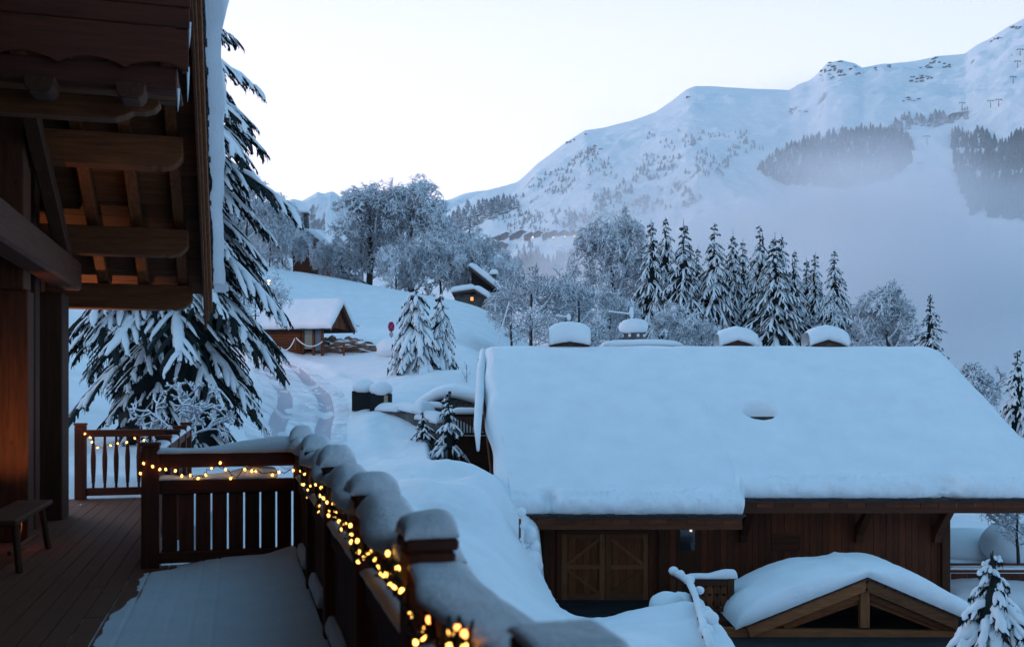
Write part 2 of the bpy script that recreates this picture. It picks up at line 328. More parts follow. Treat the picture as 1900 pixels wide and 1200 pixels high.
def ground(x, y):
    x = np.asarray(x, float); y = np.asarray(y, float)
    z = ground_raw(x, y)
    q = np.stack([x, y, 0 * x], -1)
    d = dist_poly(x, y, ROADS); near = np.clip(1 - np.hypot(x, y - 30) / 80, .15, 1)
    offroad = sstep(1.9, 2.8, np.abs(d))
    z = z + (.35 + .65 * sstep(3, 7, np.abs(d))) * offroad * (.26 * fbm(q * .42, 3) + .10 * fbm(q * 1.5 + 9, 4)) * near + .02 * fbm(q * 4 + 3, 2) * near
    z = z + .22 * np.exp(-((np.abs(d) - 2.6) / .5) ** 2) * (y > 26) * (.7 + .6 * fbm(q * .8 + 30, 2))       # ploughed edges
    for s in (-.85, .85):                                                                             # wheel ruts
        z = z - .15 * np.exp(-((d - s) / .30) ** 2) * (1 + .4 * fbm(q * 1.3 + 5, 2))
        z = z + .03 * np.exp(-((np.abs(d - s) - .42) / .12) ** 2)
    z = z + .03 * fbm(q * 3.1, 3) * (np.abs(d) < .5) + .04 * np.abs(fbm(q * 2.6 + 70, 3)) * (np.abs(d) > 1.2) * (np.abs(d) < 2.6)
    for (a_, b_, s_, h_) in LUMPS: z = z + h_ * np.exp(-(((x - a_) ** 2 + (y - b_) ** 2) / s_ ** 2))
    # garage forecourt cut into the bank
    m = sstep(.75, 1.15, x - .25 * np.clip(27.5 - y, 0, 9)) * sstep(25.0, 25.6, y + .12 * np.sin(x * 1.3)) * (1 - sstep(31.9, 32.6, y)) * (1 - sstep(6.0, 6.8, x))
    z = z * (1 - m) + (-5.15) * m
    # sunken yard between the road bank and the chalet
    m = sstep(-3.5, -2.9, x + .10 * (y - 40)) * sstep(30.9, 32.2, y - .35 * (x + 2)) * (1 - sstep(41.2, 42.0, y)) * (1 - sstep(16, 17, x))
    z = z * (1 - m) + np.minimum(z, -2.6) * m
    m = sstep(4.9, 5.6, x) * sstep(15, 18, y) * (1 - sstep(31.5, 32.5, y)) * (1 - sstep(22, 26, x)); z = z * (1 - m) + np.minimum(z, -5.25) * m
    # nothing of the bank inside the right chalet
    m = sstep(-.4, .1, x) * sstep(31.6, 32.3, y) * (1 - sstep(44, 46, y)) * (1 - sstep(14.0, 14.6, x))
    z = z * (1 - m) + np.minimum(z, -5.15) * m
    # keep the snow under the deck
    v = CY * x + SY * y; u = -SY * x + CY * y
    m = (1 - sstep(.9, 1.5, v)) * (1 - sstep(15.8, 16.6, u)) * (1 - sstep(9.6, 10.2, u) * sstep(-.7, -.2, v)) * sstep(-40, -30, v)
    z = z * (1 - m) + np.minimum(z, -.45) * m
    return z
xs = np.concatenate([np.linspace(-130, -24, 60)[:-1], np.linspace(-24, -11, 60)[:-1], np.linspace(-11, 8, 230)[:-1], np.linspace(8, 24, 60)[:-1], np.linspace(24, 130, 50)])
ys = np.concatenate([np.linspace(-12, 11, 30)[:-1], np.linspace(11, 20, 60)[:-1], np.linspace(20, 64, 340)[:-1], np.linspace(64, 170, 110)])
GX, GY = np.meshgrid(xs, ys, indexing='ij'); GZ = ground(GX, GY)
edge = np.maximum(sstep(110, 130, np.abs(GX)), sstep(150, 170, GY)); GZ -= 12 * edge
tb = MB().grid(np.stack([GX, GY, GZ], -1))
tag(tb.build('snow_ground', M['snow'], smooth=True), kind='structure')
def bvh_of(mb):
    v = np.concatenate(mb.v); f = np.concatenate(mb.f); return BVHTree.FromPolygons([tuple(a) for a in v.tolist()], f.tolist())
BG = bvh_of(tb)
def hit(px, py, b=None):
    d = Vector(((px - 950) / F, 1, -(py - HY) / F)).normalized()
    h = (b or BG).ray_cast(Vector((0, 0, E)), d, 9000); return h[0]
def gz(x, y):
    h = BG.ray_cast(Vector((x, y, 900)), Vector((0, 0, -1)), 3000); return h[0].z if h[0] else 0.
# packed, slightly darker snow of the road: a ribbon draped on the ground
def ribbon(name, pl, half, lift, material, n=9):
    mb = MB(); d = np.gradient(pl, axis=0); d /= np.linalg.norm(d, axis=1)[:, None]; nrm = np.stack([d[:, 1], -d[:, 0]], 1)
    o = np.linspace(-half, half, n); X = pl[:, None] + o[None, :, None] * nrm[:, None]
    Z = np.array([[gz(a, b) for a, b in row] for row in X.tolist()]); mb.grid(np.concatenate([X, (Z + lift)[..., None]], -1)); return mb.build(name, material, smooth=True)
M['packed'] = snow_mat('packed_snow', 9, .8, .03, (.60, .61, .67))
rd = ribbon('road', ROADS[:-14], 1.75, .006, M['packed'], 41)
tag(rd, kind='structure')
_t, _b = nodes(M['packed']); _g = noise(_t, 1.1, 5, 'World'); _r = ramp2(_t, _g.outputs[0], [(.35, (.60, .61, .66)), (.62, (.78, .80, .84))]); _t.links.new(_r.outputs[0], _b.inputs['Base Color'])
def offset_poly(pl, o): d = np.gradient(pl, axis=0); d /= np.linalg.norm(d, axis=1)[:, None]; return pl + o * np.stack([d[:, 1], -d[:, 0]], 1)
M['rut'] = snow_mat('rut_snow', 12, .9, .02, (.48, .46, .52))
for o_ in (-.85, .85): tag(ribbon('wheel_track', offset_poly(smooth_poly(ROADL, 10), o_)[:-14], .31, .011, M['rut'], 9), kind='structure')
# ---------------------------------------------------------------- mountains (polar height fields)
def mountain(name, sky_pts, rr_pts, r0, zb, px0, px1, npx, ns, amp, fr, gexp, seed, back=1.35):
    px = np.linspace(px0, px1, npx); sk = np.interp(px, *zip(*sky_pts)); rr = np.interp(px, *zip(*rr_pts))
    sk = sk - 1.8 * fbm(np.stack([px * .035, 0 * px, 0 * px + seed], -1), 4)
    s = np.concatenate([np.linspace(0, 1, ns), np.linspace(1, back, ns // 5)[1:]])
    S, R_ = np.meshgrid(s, rr); PX = np.repeat(px[:, None], len(s), 1); SK = np.repeat(sk[:, None], len(s), 1)
    D = r0 + (R_ - r0) * S; zr = E + (HY - SK) / F * R_
    g = np.where(S <= 1, S ** gexp, 1 - (S - 1) * 2.2)
    Z = zb + (zr - zb) * g; X = (PX - 950) / F * D
    q = np.stack([X, D, 0 * D], -1)
    A = amp * (ridged(q * fr + seed, 6) * .9 + fbm(q * fr * .5 + seed + 4, 3) * .8 - .25)
    env = sstep(0, .25, S) * (1 - .93 * np.exp(-((S - 1) / .07) ** 2)) 
    Z = Z + A * env
    # nothing in front may rise over the skyline
    zmax = E + (HY - SK - 3) / F * D; Z = np.where((S < .985) & (Z > zmax), zmax - .15 * (Z - zmax), Z)
    mb = MB().grid(np.stack([X, D, Z], -1)); return mb
SK_MAIN = [(-200,640),(500,600),(700,470),(790,415),(820,400),(880,365),(905,352),(960,337),(1000,302),(1050,265),(1085,243),(1120,238),(1160,228),(1180,222),(1215,210),(1245,190),(1275,167),(1290,162),(1340,163),(1400,165),(1465,168),(1480,158),(1500,150),(1515,138),(1535,117),(1560,112),(1585,119),(1600,128),(1640,120),(1700,114),(1740,106),(1790,101),(1812,86),(1840,72),(1870,52),(1900,36),(1990,10),(2150,-40),(2500,40),(3200,120)]
RR_MAIN = [(-200,2600),(800,2900),(1300,2700),(1900,2300),(3200,2200)]
SK_FAR = [(-1200,300),(200,330),(400,370),(520,378),(545,370),(560,374),(590,357),(600,361),(618,355),(640,372),(660,372),(690,376),(700,370),(730,352),(745,349),(770,355),(800,370),(830,372),(860,362),(900,356),(960,360),(1100,380),(1400,420)]
mf = mountain('far', SK_FAR, [(-1200,5200),(1400,5200)], 3100, -60, -1200, 1300, 420, 70, 300, 1/420., 1.1, 3.3)
mm = mountain('main', SK_MAIN, RR_MAIN, 420, -75, -200, 3200, 700, 210, 58, 1/260., 1.22, 8.2)
def mtn_mat():
    m = mat('mountain_snow', (.8, .83, .87), .9, spec=.1); t, b = nodes(m)
    g = N('ShaderNodeNewGeometry', t); s = N('ShaderNodeSeparateXYZ', t); t.links.new(g.outputs['Normal'], s.inputs[0])
    n = noise(t, .03, 8, 'World', rough=.7); n2 = noise(t, .006, 4, 'World')
    a = N('ShaderNodeMath', t, operation='MULTIPLY_ADD'); a.inputs[1].default_value = .42; t.links.new(n.outputs[0], a.inputs[0]); t.links.new(s.outputs['Z'], a.inputs[2])
    r = N('ShaderNodeMapRange', t); r.inputs[1].default_value = .74; r.inputs[2].default_value = .82; t.links.new(a.outputs[0], r.inputs[0])
    mx = N('ShaderNodeMix', t, data_type='RGBA'); mx.inputs[6].default_value = (.16, .16, .17, 1); mx.inputs[7].default_value = (.80, .83, .87, 1)
    t.links.new(r.outputs[0], mx.inputs[0]); t.links.new(mx.outputs[2], b.inputs['Base Color']); bump(t, b, n.outputs[0], .7, 14); return m
M['mtn'] = mtn_mat()
tag(mf.build('distant_mountains', M['mtn'], smooth=True), kind='structure')
tag(mm.build('mountain', M['mtn'], smooth=True), kind='structure')
BM = bvh_of(mm)
# valley floor sheet reaching the horizon
vb = MB(); vb.grid(np.stack(np.meshgrid(np.linspace(-9000, 9000, 20), np.linspace(-3000, 12000, 20), [-78.], indexing='ij'), -1)[:, :, 0])
tag(vb.build('valley_floor', M['snow_far'], smooth=True), kind='structure')
# ---------------------------------------------------------------- haze and fog
def vol_mat(name, col, dens, hetero=False):
    m = bpy.data.materials.new(name); m.use_nodes = True; t = m.node_tree; t.nodes.clear()
    o = N('ShaderNodeOutputMaterial', t); v = N('ShaderNodeVolumePrincipled', t); v.inputs['Color'].default_value = (*col, 1); v.inputs['Density'].default_value = dens; v.inputs['Anisotropy'].default_value = .2
    t.links.new(v.outputs[0], o.inputs['Volume'])
    if hetero:
        c = N('ShaderNodeTexCoord', t); le = N('ShaderNodeVectorMath', t, operation='LENGTH'); t.links.new(c.outputs['Object'], le.inputs[0])
        n = N('ShaderNodeTexNoise', t); n.inputs['Scale'].default_value = 2.6; n.inputs['Detail'].default_value = 5; t.links.new(c.outputs['Object'], n.inputs['Vector'])
        a = N('ShaderNodeMath', t, operation='MULTIPLY_ADD'); a.inputs[1].default_value = 1.7; t.links.new(n.outputs[0], a.inputs[0]); t.links.new(le.outputs['Value'], a.inputs[2])
        r = N('ShaderNodeMapRange', t, interpolation_type='SMOOTHSTEP'); r.inputs[1].default_value = 1.72; r.inputs[2].default_value = .95; r.inputs[3].default_value = 0; r.inputs[4].default_value = dens
        t.links.new(a.outputs[0], r.inputs[0]); t.links.new(r.outputs[0], v.inputs['Density'])
        m.cycles.volume_step_rate = .6
    else: m.cycles.homogeneous_volume = True
    return m
hz = MB().box(-9500, 9500, -3500, 12500, -90, 1900).build('haze', vol_mat('haze', (.86, .90, 1.0), 4.0e-5)); tag(hz, kind='stuff')
def fog(c, r, dens, col=(.975, .955, .99)):
    o = MB().blob((0, 0, 0), 1, 20, 13).build('fog_bank', vol_mat('fog', col, dens, True)); o.location = c; o.scale = r; tag(o, kind='stuff'); return o
fog((290, 800, 30), (495, 340, 228), .0108)
fog((90, 720, 20), (260, 230, 95), .006)
fog((130, 950, 110), (190, 160, 120), .0045)
fog((420, 1350, 330), (420, 250, 130), .0022)
fog((900, 1000, 60), (500, 400, 260), .012)
# ================================================================ NEAR CHALET, DECK AND RAILINGS (chalet frame: X=v right, Y=u away)
def cthing(name, label, cat, loc=(0, 0, 0), group=None):
    p = Lw(*loc); return thing(name, label, cat, tuple(p), YAW, group)
def B(root, name, m, x0, x1, y0, y1, z0, z1, bevel=.006):
    """box part given in chalet coordinates; origin of the piece at its own centre"""
    l = root['org']; c = ((x0 + x1) / 2, (y0 + y1) / 2, (z0 + z1) / 2)
    o = MB().box(x0 - c[0], x1 - c[0], y0 - c[1], y1 - c[1], z0 - c[2], z1 - c[2]).build(name, m, root, bevel=bevel)
    o.location = (c[0] - l[0], c[1] - l[1], c[2] - l[2]); return o
def croot(name, label, cat, loc=(0, 0, 0), group=None): r = cthing(name, label, cat, loc, group); r['org'] = list(loc); return r
# ---- chalet
ch = croot('chalet', 'dark timber chalet with deep carved eaves and upper balcony along the left edge', 'chalet', (-2.3, 11, 0))
B(ch, 'wall', M['oldwood_z'], -2.75, -2.45, 2, 14.0, -.4, 5.3, 0)
# vertical cladding planks and paler plaster strips between posts
u = 8.9; k = 0
while u < 13.9:
    pale = (abs(u - 9.6) < .32)
    B(ch, 'plaster_strip' if pale else 'plank', M['plaster'] if pale else M['oldwood_z'], -2.45, -2.40 + (.015 * (k % 2)), u, u + .235, 0, 5.2); u += .245; k += 1
for (xr, u0, u1, z0, z1, m) in ((-1.95, 8.55, 8.95, 0, 5.0, 'oldwood_z'), (-2.10, 11.25, 11.55, 0, 2.6, 'oldwood_z'), (-2.12, 11.15, 11.5, 2.6, 5.0, 'oldwood_z'), (-2.06, 13.05, 13.55, 0, 2.75, 'oldwood_z'), (-2.2, 12.2, 12.45, 0, 4.2, 'oldwood_z')):
    B(ch, 'post', M[m], xr - .42, xr, u0, u1, z0, z1, .012)
def BE(root, name, m, a, b, wd, ht, bevel=.01):
    l = np.array(root['org']); a = np.array(a) - l; b = np.array(b) - l; c = (a + b) / 2
    o = MB().beam(a - c, b - c, wd, ht).build(name, m, root, bevel=bevel); o.location = tuple(c); return o
BE(ch, 'wall_beam', M['oldwood_y'], (-2.02, 7.0, 2.98), (-2.02, 13.35, 2.98), .28, .36, .03)
BE(ch, 'brace', M['oldwood_z'], (-2.0, 10.4, 4.55), (-2.0, 12.9, 3.15), .16, .16, .015)
# ---- roof over the gable overhang: slopes down away from the camera
SL = .63; u0r = 14.05; z0r = 2.79
def zr(u): return z0r + (u0r - u) * SL
VR = -.60                               # ends of the purlins
pur = [(14.05, 2.80, .33), (13.0, 3.38, .34), (11.75, 4.20, .36), (10.3, 5.2, .36)]
for (u, z, h) in pur:
    l = ch['org']; prof = [(-3.2, z - h / 2), (-1.05, z - h / 2), (VR - .33, z - h / 2), (VR - .28, z - h / 2 + .02), (VR - .22, z - h / 2), (VR - .10, z - h / 2 + .03), (VR - .02, z - h / 2 + .10), (VR, z - h / 2 + .14), (VR, z + h / 2), (-3.2, z + h / 2)]
    o = MB().prism([(a - l[0], b - l[2]) for a, b in prof], 'y', u - .12 - l[1], u + .12 - l[1]).build('purlin', M['larch_x'], ch, bevel=.01)
for v in (-2.15, -1.72, -1.22, -.72):
    BE(ch, 'rafter', M['larch_y'], (v, 14.3, zr(14.3) + .27), (v, 8.2, zr(8.2) + .27), .13, .17)
u = 14.35
while u > 8.0:
    z = zr(u) + .38; BE(ch, 'roof_board', M['larch_x'], (-3.2, u, z), (-.42, u, z), .028, .255, .004)
    KID = ch; u -= .215
# boards follow the slope: rotate them about their own length
for o in KIDS(ch):
    if o.name.startswith('roof_board'): o.rotation_euler = (-math.atan(SL) + math.radians(90), 0, 0)
# bargeboard on the rake (right edge of the roof): three stepped boards
for (v0, v1, dz0, dz1) in ((-.46, -.425, -.10, .34), (-.425, -.395, .02, .40), (-.395, -.355, .14, .46)):
    l = ch['org']; poly = [(14.5 - l[1], zr(14.5) + dz0 - l[2]), (14.5 - l[1], zr(14.5) + dz1 - l[2]), (7.6 - l[1], zr(7.6) + dz1 - l[2]), (7.6 - l[1], zr(7.6) + dz0 - l[2])]
    MB().prism(poly, 'x', v0 - l[0], v1 - l[0]).build('bargeboard', M['larch_y'], ch, bevel=.006)
# slates under the snow at the rake
mb = MB(); u = 14.5
l = ch['org']
while u > 7.6:
    mb2 = MB().beam((-.85, u, zr(u) + .50 + .01), (-.33 + random.uniform(-.012, .012), u, zr(u) + .50), .17, .035).build('slate', M['slate'], ch)
    mb2.location = (-l[0], -l[1], -l[2]); u -= .16
# roof snow: thick slab overhanging the rake
ey = np.array((0, math.cos(math.atan(SL)), -math.sin(math.atan(SL)))); upn = np.array((0, math.sin(math.atan(SL)), math.cos(math.atan(SL))))
mb = MB(); o0 = np.array((-3.6, 7.2, zr(7.2) + .53)) - np.array(l)
def rsn(A, Bb, H):
    e = sstep(2.6, 3.3, A)[..., None]
    w_ = .045 * np.sin(Bb * 2.3 + .4) + .035 * np.sin(Bb * 5.1) - .05 * np.clip(Bb - 4, 0, 9)
    return (e[..., 0] * sstep(0, .5, H))[..., None] * ((w_ + .03)[..., None] * np.array((1, 0, 0))) + (e[..., 0] * H * -.08)[..., None] * upn
mb.pillow(o0, (1, 0, 0), ey, 3.27, 8.6, .55, .42, upn, 14, 80, .06, 2.2, rsn, 4)
mb.build('roof_snow', M['snow_near'], ch, smooth=True)
# the rest of the chalet, above and behind the viewer: it shades the deck
B(ch, 'rear_wall', M['oldwood_x'], -2.4, 1.6, -2.3, -2.1, -.4, 7.5, 0); B(ch, 'side_wall', M['oldwood_z'], -2.75, -2.45, -2.3, 2, -.4, 7.5, 0)
B(ch, 'upper_floor', M['larch_y'], -2.45, 1.15, -2.1, 4.6, 3.55, 3.75, 0); B(ch, 'main_roof', M['larch_y'], -2.75, .9, -3, 7.1, 7.5, 7.7, 0)
# ---- upper balcony
ub = 9.0; l = ch['org']; bal = thing('chalet_balcony', None, None); bal.parent = ch; bal.location = (-l[0], -l[1], -l[2]); bal.name = 'balcony'
def vat(px, u): return Lu(px, 700, u)[0]
def zat(py, px, u): return Lu(px, py, u)[2]
z_ = lambda py: zat(py, 200, ub)
vR = vat(350, ub)
def Bb(name, m, *a, bevel=.008, par=bal):
    x0, x1, y0, y1, z0, z1 = a; c = ((x0 + x1) / 2, (y0 + y1) / 2, (z0 + z1) / 2)
    o = MB().box(x0 - c[0], x1 - c[0], y0 - c[1], y1 - c[1], z0 - c[2], z1 - c[2]).build(name, m, par, bevel=bevel); o.location = c; return o
xs_ = np.linspace(-3.2, vR, 60); sc_ = []
wv = (vR + 3.2) / 6.5
for x in xs_:
    ph = ((vR - x) / wv) % 1.0; sc_.append((x, z_(122) + .055 * (abs(ph - .5) * 2) ** 1.0 * math.cos((ph - .5) * 2.2) ))
for i, x in enumerate(xs_):   # scallops: shallow arcs meeting in points
    ph = ((vR - x) / .52) % 1.0; sc_[i] = (x, z_(124) + .07 * math.sin(ph * math.pi) ** .8)
poly = [(-3.2, z_(45))] + sc_ + [(vR, z_(45))]
MB().prism(poly, 'y', ub - .03, ub).build('scalloped_board', M['rail_x'], bal, bevel=.004)
Bb('balcony_board', M['rail_x'], -3.2, vR + .01, ub - .045, ub - .005, z_(42), z_(6)); Bb('balcony_board', M['rail_x'], -3.2, vR + .02, ub - .035, ub, z_(3), z_(3) + .2); Bb('balcony_board', M['rail_x'], -3.2, vR + .02, ub - .035, ub, z_(3) + .21, z_(3) + .41)
Bb('balcony_beam', M['rail_x'], -3.2, vat(328, ub), ub + .03, ub + .19, z_(156), z_(112), bevel=.012)
Bb('corner_post', M['rail_z'], vR - .06, vR - .005, ub + .002, ub + .10, z_(120), z_(-40))
for px in (75, 243):    # joist ends under the edge beam
    v = vat(px, ub - .05); MB().prism([(v - .12, z_(157)), (v - .11, z_(176)), (v - .07, z_(186)), (v + .07, z_(186)), (v + .11, z_(176)), (v + .12, z_(157))], 'y', ub - .12, ub + .16).build('joist_end', M['oldwood_y'], bal, bevel=.008)
MB().prism([(-3.2, z_(203)), (vat(190, ub), z_(201)), (vat(205, ub), z_(200)), (vat(225, ub), z_(193)), (vat(240, ub), z_(184)), (vat(262, ub), z_(184)), (vat(282, ub), z_(178)), (vat(292, ub), z_(166)), (vat(290, ub), z_(158)), (-3.2, z_(158))], 'y', ub + .32, ub + .5).build('carved_beam', M['larch_x'], bal, bevel=.01)
k = 0; u = ub + .2
while u < ub + 1.1: Bb('floor_board', M['larch_x'], -3.2, vat(325, ub), u, u + .17, z_(112) - .0, z_(112) + .04); u += .18
for (px, py, ln) in ((352, 42, .22), (349, 125, .3), (331, 165, .2)):   # small icicles on the balcony end
    p = Lu(px, py, ub - .01); MB().tube([(p[0], p[1], p[2]), (p[0], p[1], p[2] - ln * .5), (p[0] - .004, p[1], p[2] - ln)], [.014, .009, .001], 6).build('icicle', mat('ice', (.75, .85, .95), .15), bal, smooth=True)
# rafters & boards are lit from the deck spots below
# ---- deck
dk = croot('wooden_deck', 'plank deck of the near chalet, bare along the wall and snow covered towards the railing', 'deck', (-1, 8, 0))
me = {}
def plank(v0, v1, a, b):
    key = (round(v1 - v0, 3), round(b - a, 2))
    if key not in me:
        o = MB().box(-(v1 - v0) / 2, (v1 - v0) / 2, -(b - a) / 2, (b - a) / 2, -.028, 0); me[key] = o.mesh('plank', M['deck'])
    q = obj('plank', me[key], dk); l = dk['org']; q.location = ((v0 + v1) / 2 - l[0], (a + b) / 2 - l[1], random.uniform(-.002, .001))
pw = .142; v = -2.44; j = 0
while v < -.78:
    u = 5.0 + (j % 3) * .55 - 1.3
    while u < 15.5:
        ln = (1.7, 2.1, 1.4)[(j + int(u)) % 3]; e = min(u + ln, 15.6); plank(v, v + pw - .007, u, e - .005); u = e
    v += pw; j += 1
while v < .50:
    plank(v, v + pw - .007, 3.0, 6.2); plank(v, v + pw - .007, 6.205, 9.4); v += pw
B(dk, 'deck_frame', M['oldwood_y'], -2.44, -.78, 0, 15.55, -.25, -.04, 0); B(dk, 'deck_frame', M['oldwood_y'], -.78, .62, 0, 9.45, -.25, -.042, 0)
for u in (3, 6.3, 9.3): B(dk, 'support_post', M['oldwood_z'], .35, .55, u - .1, u + .1, -5.2, -.26, 0)
# thin snow on the deck: feathers out to the bare boards
vv = np.linspace(-1.15, .50, 120); uu = np.linspace(.5, 9.36, 260); A, U = np.meshgrid(vv, uu, indexing='ij'); q = np.stack([A, U, 0 * A], -1)
edge_v = -.95 + .12 * fbm(q * 1.1 + 3, 3)
seam = np.exp(-(((A + 2.44) % pw - .0) / .012) ** 2)
H = .022 * sstep(0, .55, A - edge_v) + .012 * sstep(0, .30, A - edge_v) - .012 + .07 * sstep(.15, .5, A) + .02 * fbm(q * 1.3, 3) * sstep(-.5, 0, A) + .006 * fbm(q * 7, 3)
H += .05 * sstep(8.4, 9.3, U) * sstep(-.6, .1, A) - .008 * seam * (A < -.1)
H -= .02 * (1 - sstep(0, .35, A + .60)) * sstep(9.0, 9.25, U)
mb = MB(); Wd = Lw(A, U, H); mb.grid(np.stack([Wd[0], Wd[1], Wd[2] + 0 * A], -1))
tag(mb.build('deck_snow', M['snow_near'], smooth=True), 'thin sheet of fresh snow lying on the deck beside the railing', 'snow', kind='stuff')
# ---- railings
def railpost(root, v, u, cap=True, z0=-.2):
    B(root, 'post', M['rail_z'], v - .075, v + .075, u - .075, u + .075, z0, 1.06, .008)
    B(root, 'post_cap', M['rail_x'], v - .083, v + .083, u - .083, u + .083, 1.063, 1.10, .008)
TS = [1.69, 3.08, 4.50, 6.10, 7.65]
US = [.964 * t - (-.2645) * 0 for t in TS]
def u_at(px): # u on plane v=.56
    d = (px - 950) / F; t = .56 / (CY * d + SY); return (-SY * d + CY) * t
UP = [u_at(1050), u_at(793), u_at(690), u_at(624), u_at(587), 9.33]
rl = croot('balcony_railing', 'long snow covered deck railing with posts running away from the lower middle', 'railing', (.56, 5.5, 0))
for u in UP + [.35]: railpost(rl, .56, u)
ends = [.35] + UP
for a, b in zip(ends[:-1], ends[1:]):
    a2, b2 = a + .078, b - .078
    B(rl, 'top_rail', M['rail_y'], .49, .63, a2, b2, .875, 1.0); B(rl, 'middle_rail', M['rail_y'], .52, .60, a2, b2, .64, .76); B(rl, 'bottom_rail', M['rail_y'], .52, .60, a2, b2, .03, .13)
    n = max(3, round((b2 - a2) / .185)); wd = (b2 - a2) / n
    for i in range(n): B(rl, 'railing_board', M['rail_z'], .545, .57, a2 + i * wd + .006, a2 + (i + 1) * wd - .006, .132, .638, .004)
    mb = MB(); mb.pillow((.51 - .56, a2 - 5.5, .761), (1, 0, 0), (0, 1, 0), .085, b2 - a2, .035, .03, nx=3, ny=20, nz=.012, fr=4, seed=a); mb.build('rail_snow', M['snow_near'], rl, smooth=True)
pr = croot('balcony_railing', 'short deck railing facing the camera, its top rail half covered by snow', 'railing', (-.1, 9.33, 0))
railpost(pr, -.75, 9.33); a2, b2 = -.672, .482
B(pr, 'top_rail', M['rail_x'], a2, b2, 9.27, 9.39, .875, 1.0); B(pr, 'middle_rail', M['rail_x'], a2, b2, 9.29, 9.37, .64, .76); B(pr, 'bottom_rail', M['rail_x'], a2, b2, 9.29, 9.37, .03, .13)
n = 8; wd = (b2 - a2 - .02) / n
for i in range(n): B(pr, 'railing_board', M['rail_z'], a2 + .01 + i * wd + .007, a2 + .01 + (i + 1) * wd - .007, 9.315, 9.345, .132, .638, .004)
mb = MB(); mb.pillow((a2 + .1, 9.29 - 9.33, .762), (1, 0, 0), (0, 1, 0), 1.0, .08, .045, .03, nx=22, ny=3, nz=.02, fr=4, seed=3, fn=lambda A, B_, H: (H * .07 * sstep(.45, .85, A))[..., None] * np.array((0, 0, 1.)))
for v in mb.v: v[:, 0] += .1 * 0
o = mb.build('rail_snow', M['snow_near'], pr, smooth=True)
fr_ = croot('balcony_railing', 'far deck railing with turned spindles in front of the big spruce', 'railing', (-1.5, 15.5, 0))
for v in (-2.2, -.75): railpost(fr_, v, 15.5)
B(fr_, 'top_rail', M['rail_x'], -2.12, -.83, 15.43, 15.57, .9, 1.0); B(fr_, 'bottom_rail', M['rail_x'], -2.12, -.83, 15.46, 15.54, .05, .16)
k = 0; v = -2.03; sp_me = MB().lathe((0, 0, 0), [(.018, .162), (.018, .22), (.024, .24), (.034, .45), (.036, .60), (.020, .80), (.018, .82), (.018, .898)], 8).mesh('spindle', M['rail_z'], True)
while v < -.85: q = obj('spindle', sp_me, fr_); q.location = (v + 1.5, 0, 0); v += .155
sr = croot('balcony_railing', 'side deck railing receding behind the tall post, snow on its far rails', 'railing', (-.75, 12.4, 0))
su = [9.33, 10.9, 12.45, 14.0, 15.5]
for u in su[1:-1]: railpost(sr, -.75, u)
for a, b in zip(su[:-1], su[1:]):
    B(sr, 'top_rail', M['rail_y'], -.81, -.69, a + .08, b - .08, .9, 1.0); B(sr, 'bottom_rail', M['rail_y'], -.79, -.71, a + .08, b - .08, .05, .16)
    k = a + .18
    while k < b - .1: q = obj('spindle', sp_me, sr); q.location = (0, k - 12.4, 0); k += .155
    mb = MB().pillow((-.06, a + .08 - 12.4, 1.0), (1, 0, 0), (0, 1, 0), .12, b - a - .16, .05, .03, nx=3, ny=16, nz=.01, fr=4); mb.build('rail_snow', M['snow_near'], sr, smooth=True)
# snow on the main rail: hump on every post, thick rolls between
def thinU(a, b):  return b - a
for i, (a, b) in enumerate(zip(ends[:-1], ends[1:])):
    T = (.028, .038, .105, .125, .13, .13)[i]; wd = .175
    def fn(A, B_, H, T=T, L=b - a):
        s = B_ / L; bow = .035 * np.sin(s * math.pi) + .03 * np.sin(s * 9 + i)
        return (H * (bow - .02) * (T > .09))[..., None] * np.array((0, 0, 1.)) + ((1 - H) * .03 * np.sin(s * 7 + i))[..., None] * np.array((1., 0, 0))
    mb = MB().pillow((.487 - .56, a + .055 - 5.5, 1.0), (1, 0, 0), (0, 1, 0), wd - .02, b - a - .11, T, .035 if i < 2 else .06, nx=8, ny=40, nz=.035, fr=2.2, fn=fn, seed=i); mb.build('rail_snow', M['snow_near'], rl, smooth=True)
for i, u in enumerate(UP):
    T = (.03, .08, .10, .12, .13, .14)[i]; r = (.085, .115, .125, .135, .14, .14)[i]
    prof = [(r * .80, 0), (r * 1.0, T * .12), (r * 1.12, T * .42), (r * 1.04, T * .72), (r * .78, T * .90), (r * .4, T * .985), (.01, T)]
    if i == 0: MB().pillow((-.08, u - 5.5 - .08, 1.101), (1, 0, 0), (0, 1, 0), .16, .16, .018, .012, nx=8, ny=8, nz=.004, fr=9).build('post_snow', M['snow_near'], rl, smooth=True)
    else:
        rt = r * 1.02; MB().pillow((-.072 - .01 * (i > 1), u - 5.5 - .072 - .01 * (i > 1), 1.101), (1, 0, 0), (0, 1, 0), .144 + .02 * (i > 1), .144 + .02 * (i > 1), T, .040 + .018 * (i > 1), nx=8, ny=8, nz=.03, fr=4.5, seed=i * 3, bulge=.7 + .3 * (i > 1)).build('post_snow', M['snow_near'], rl, smooth=True)
def fnp(A, B_, H): return (H * .10 * sstep(.25, 1.1, A) - .0 * A)[..., None] * np.array((0, 0, 1.))
MB().pillow((a2 + .1 + .0, -.075, 1.0), (1, 0, 0), (0, 1, 0), 1.16, .15, .05, .05, nx=30, ny=4, nz=.02, fr=3, fn=fnp, seed=8).build('rail_snow', M['snow_near'], pr, smooth=True)
# side-board snow seen inside the main railing near the floor
for a, b in ((8.1, 8.9), (6.6, 7.4), (5.2, 6.0)):
    MB().pillow((.50 - .56, a - 5.5, .131), (1, 0, 0), (0, 1, 0), .05, b - a, .10, .025, nx=3, ny=12, nz=.015, fr=5, seed=a).build('rail_snow', M['snow_near'], rl, smooth=True)
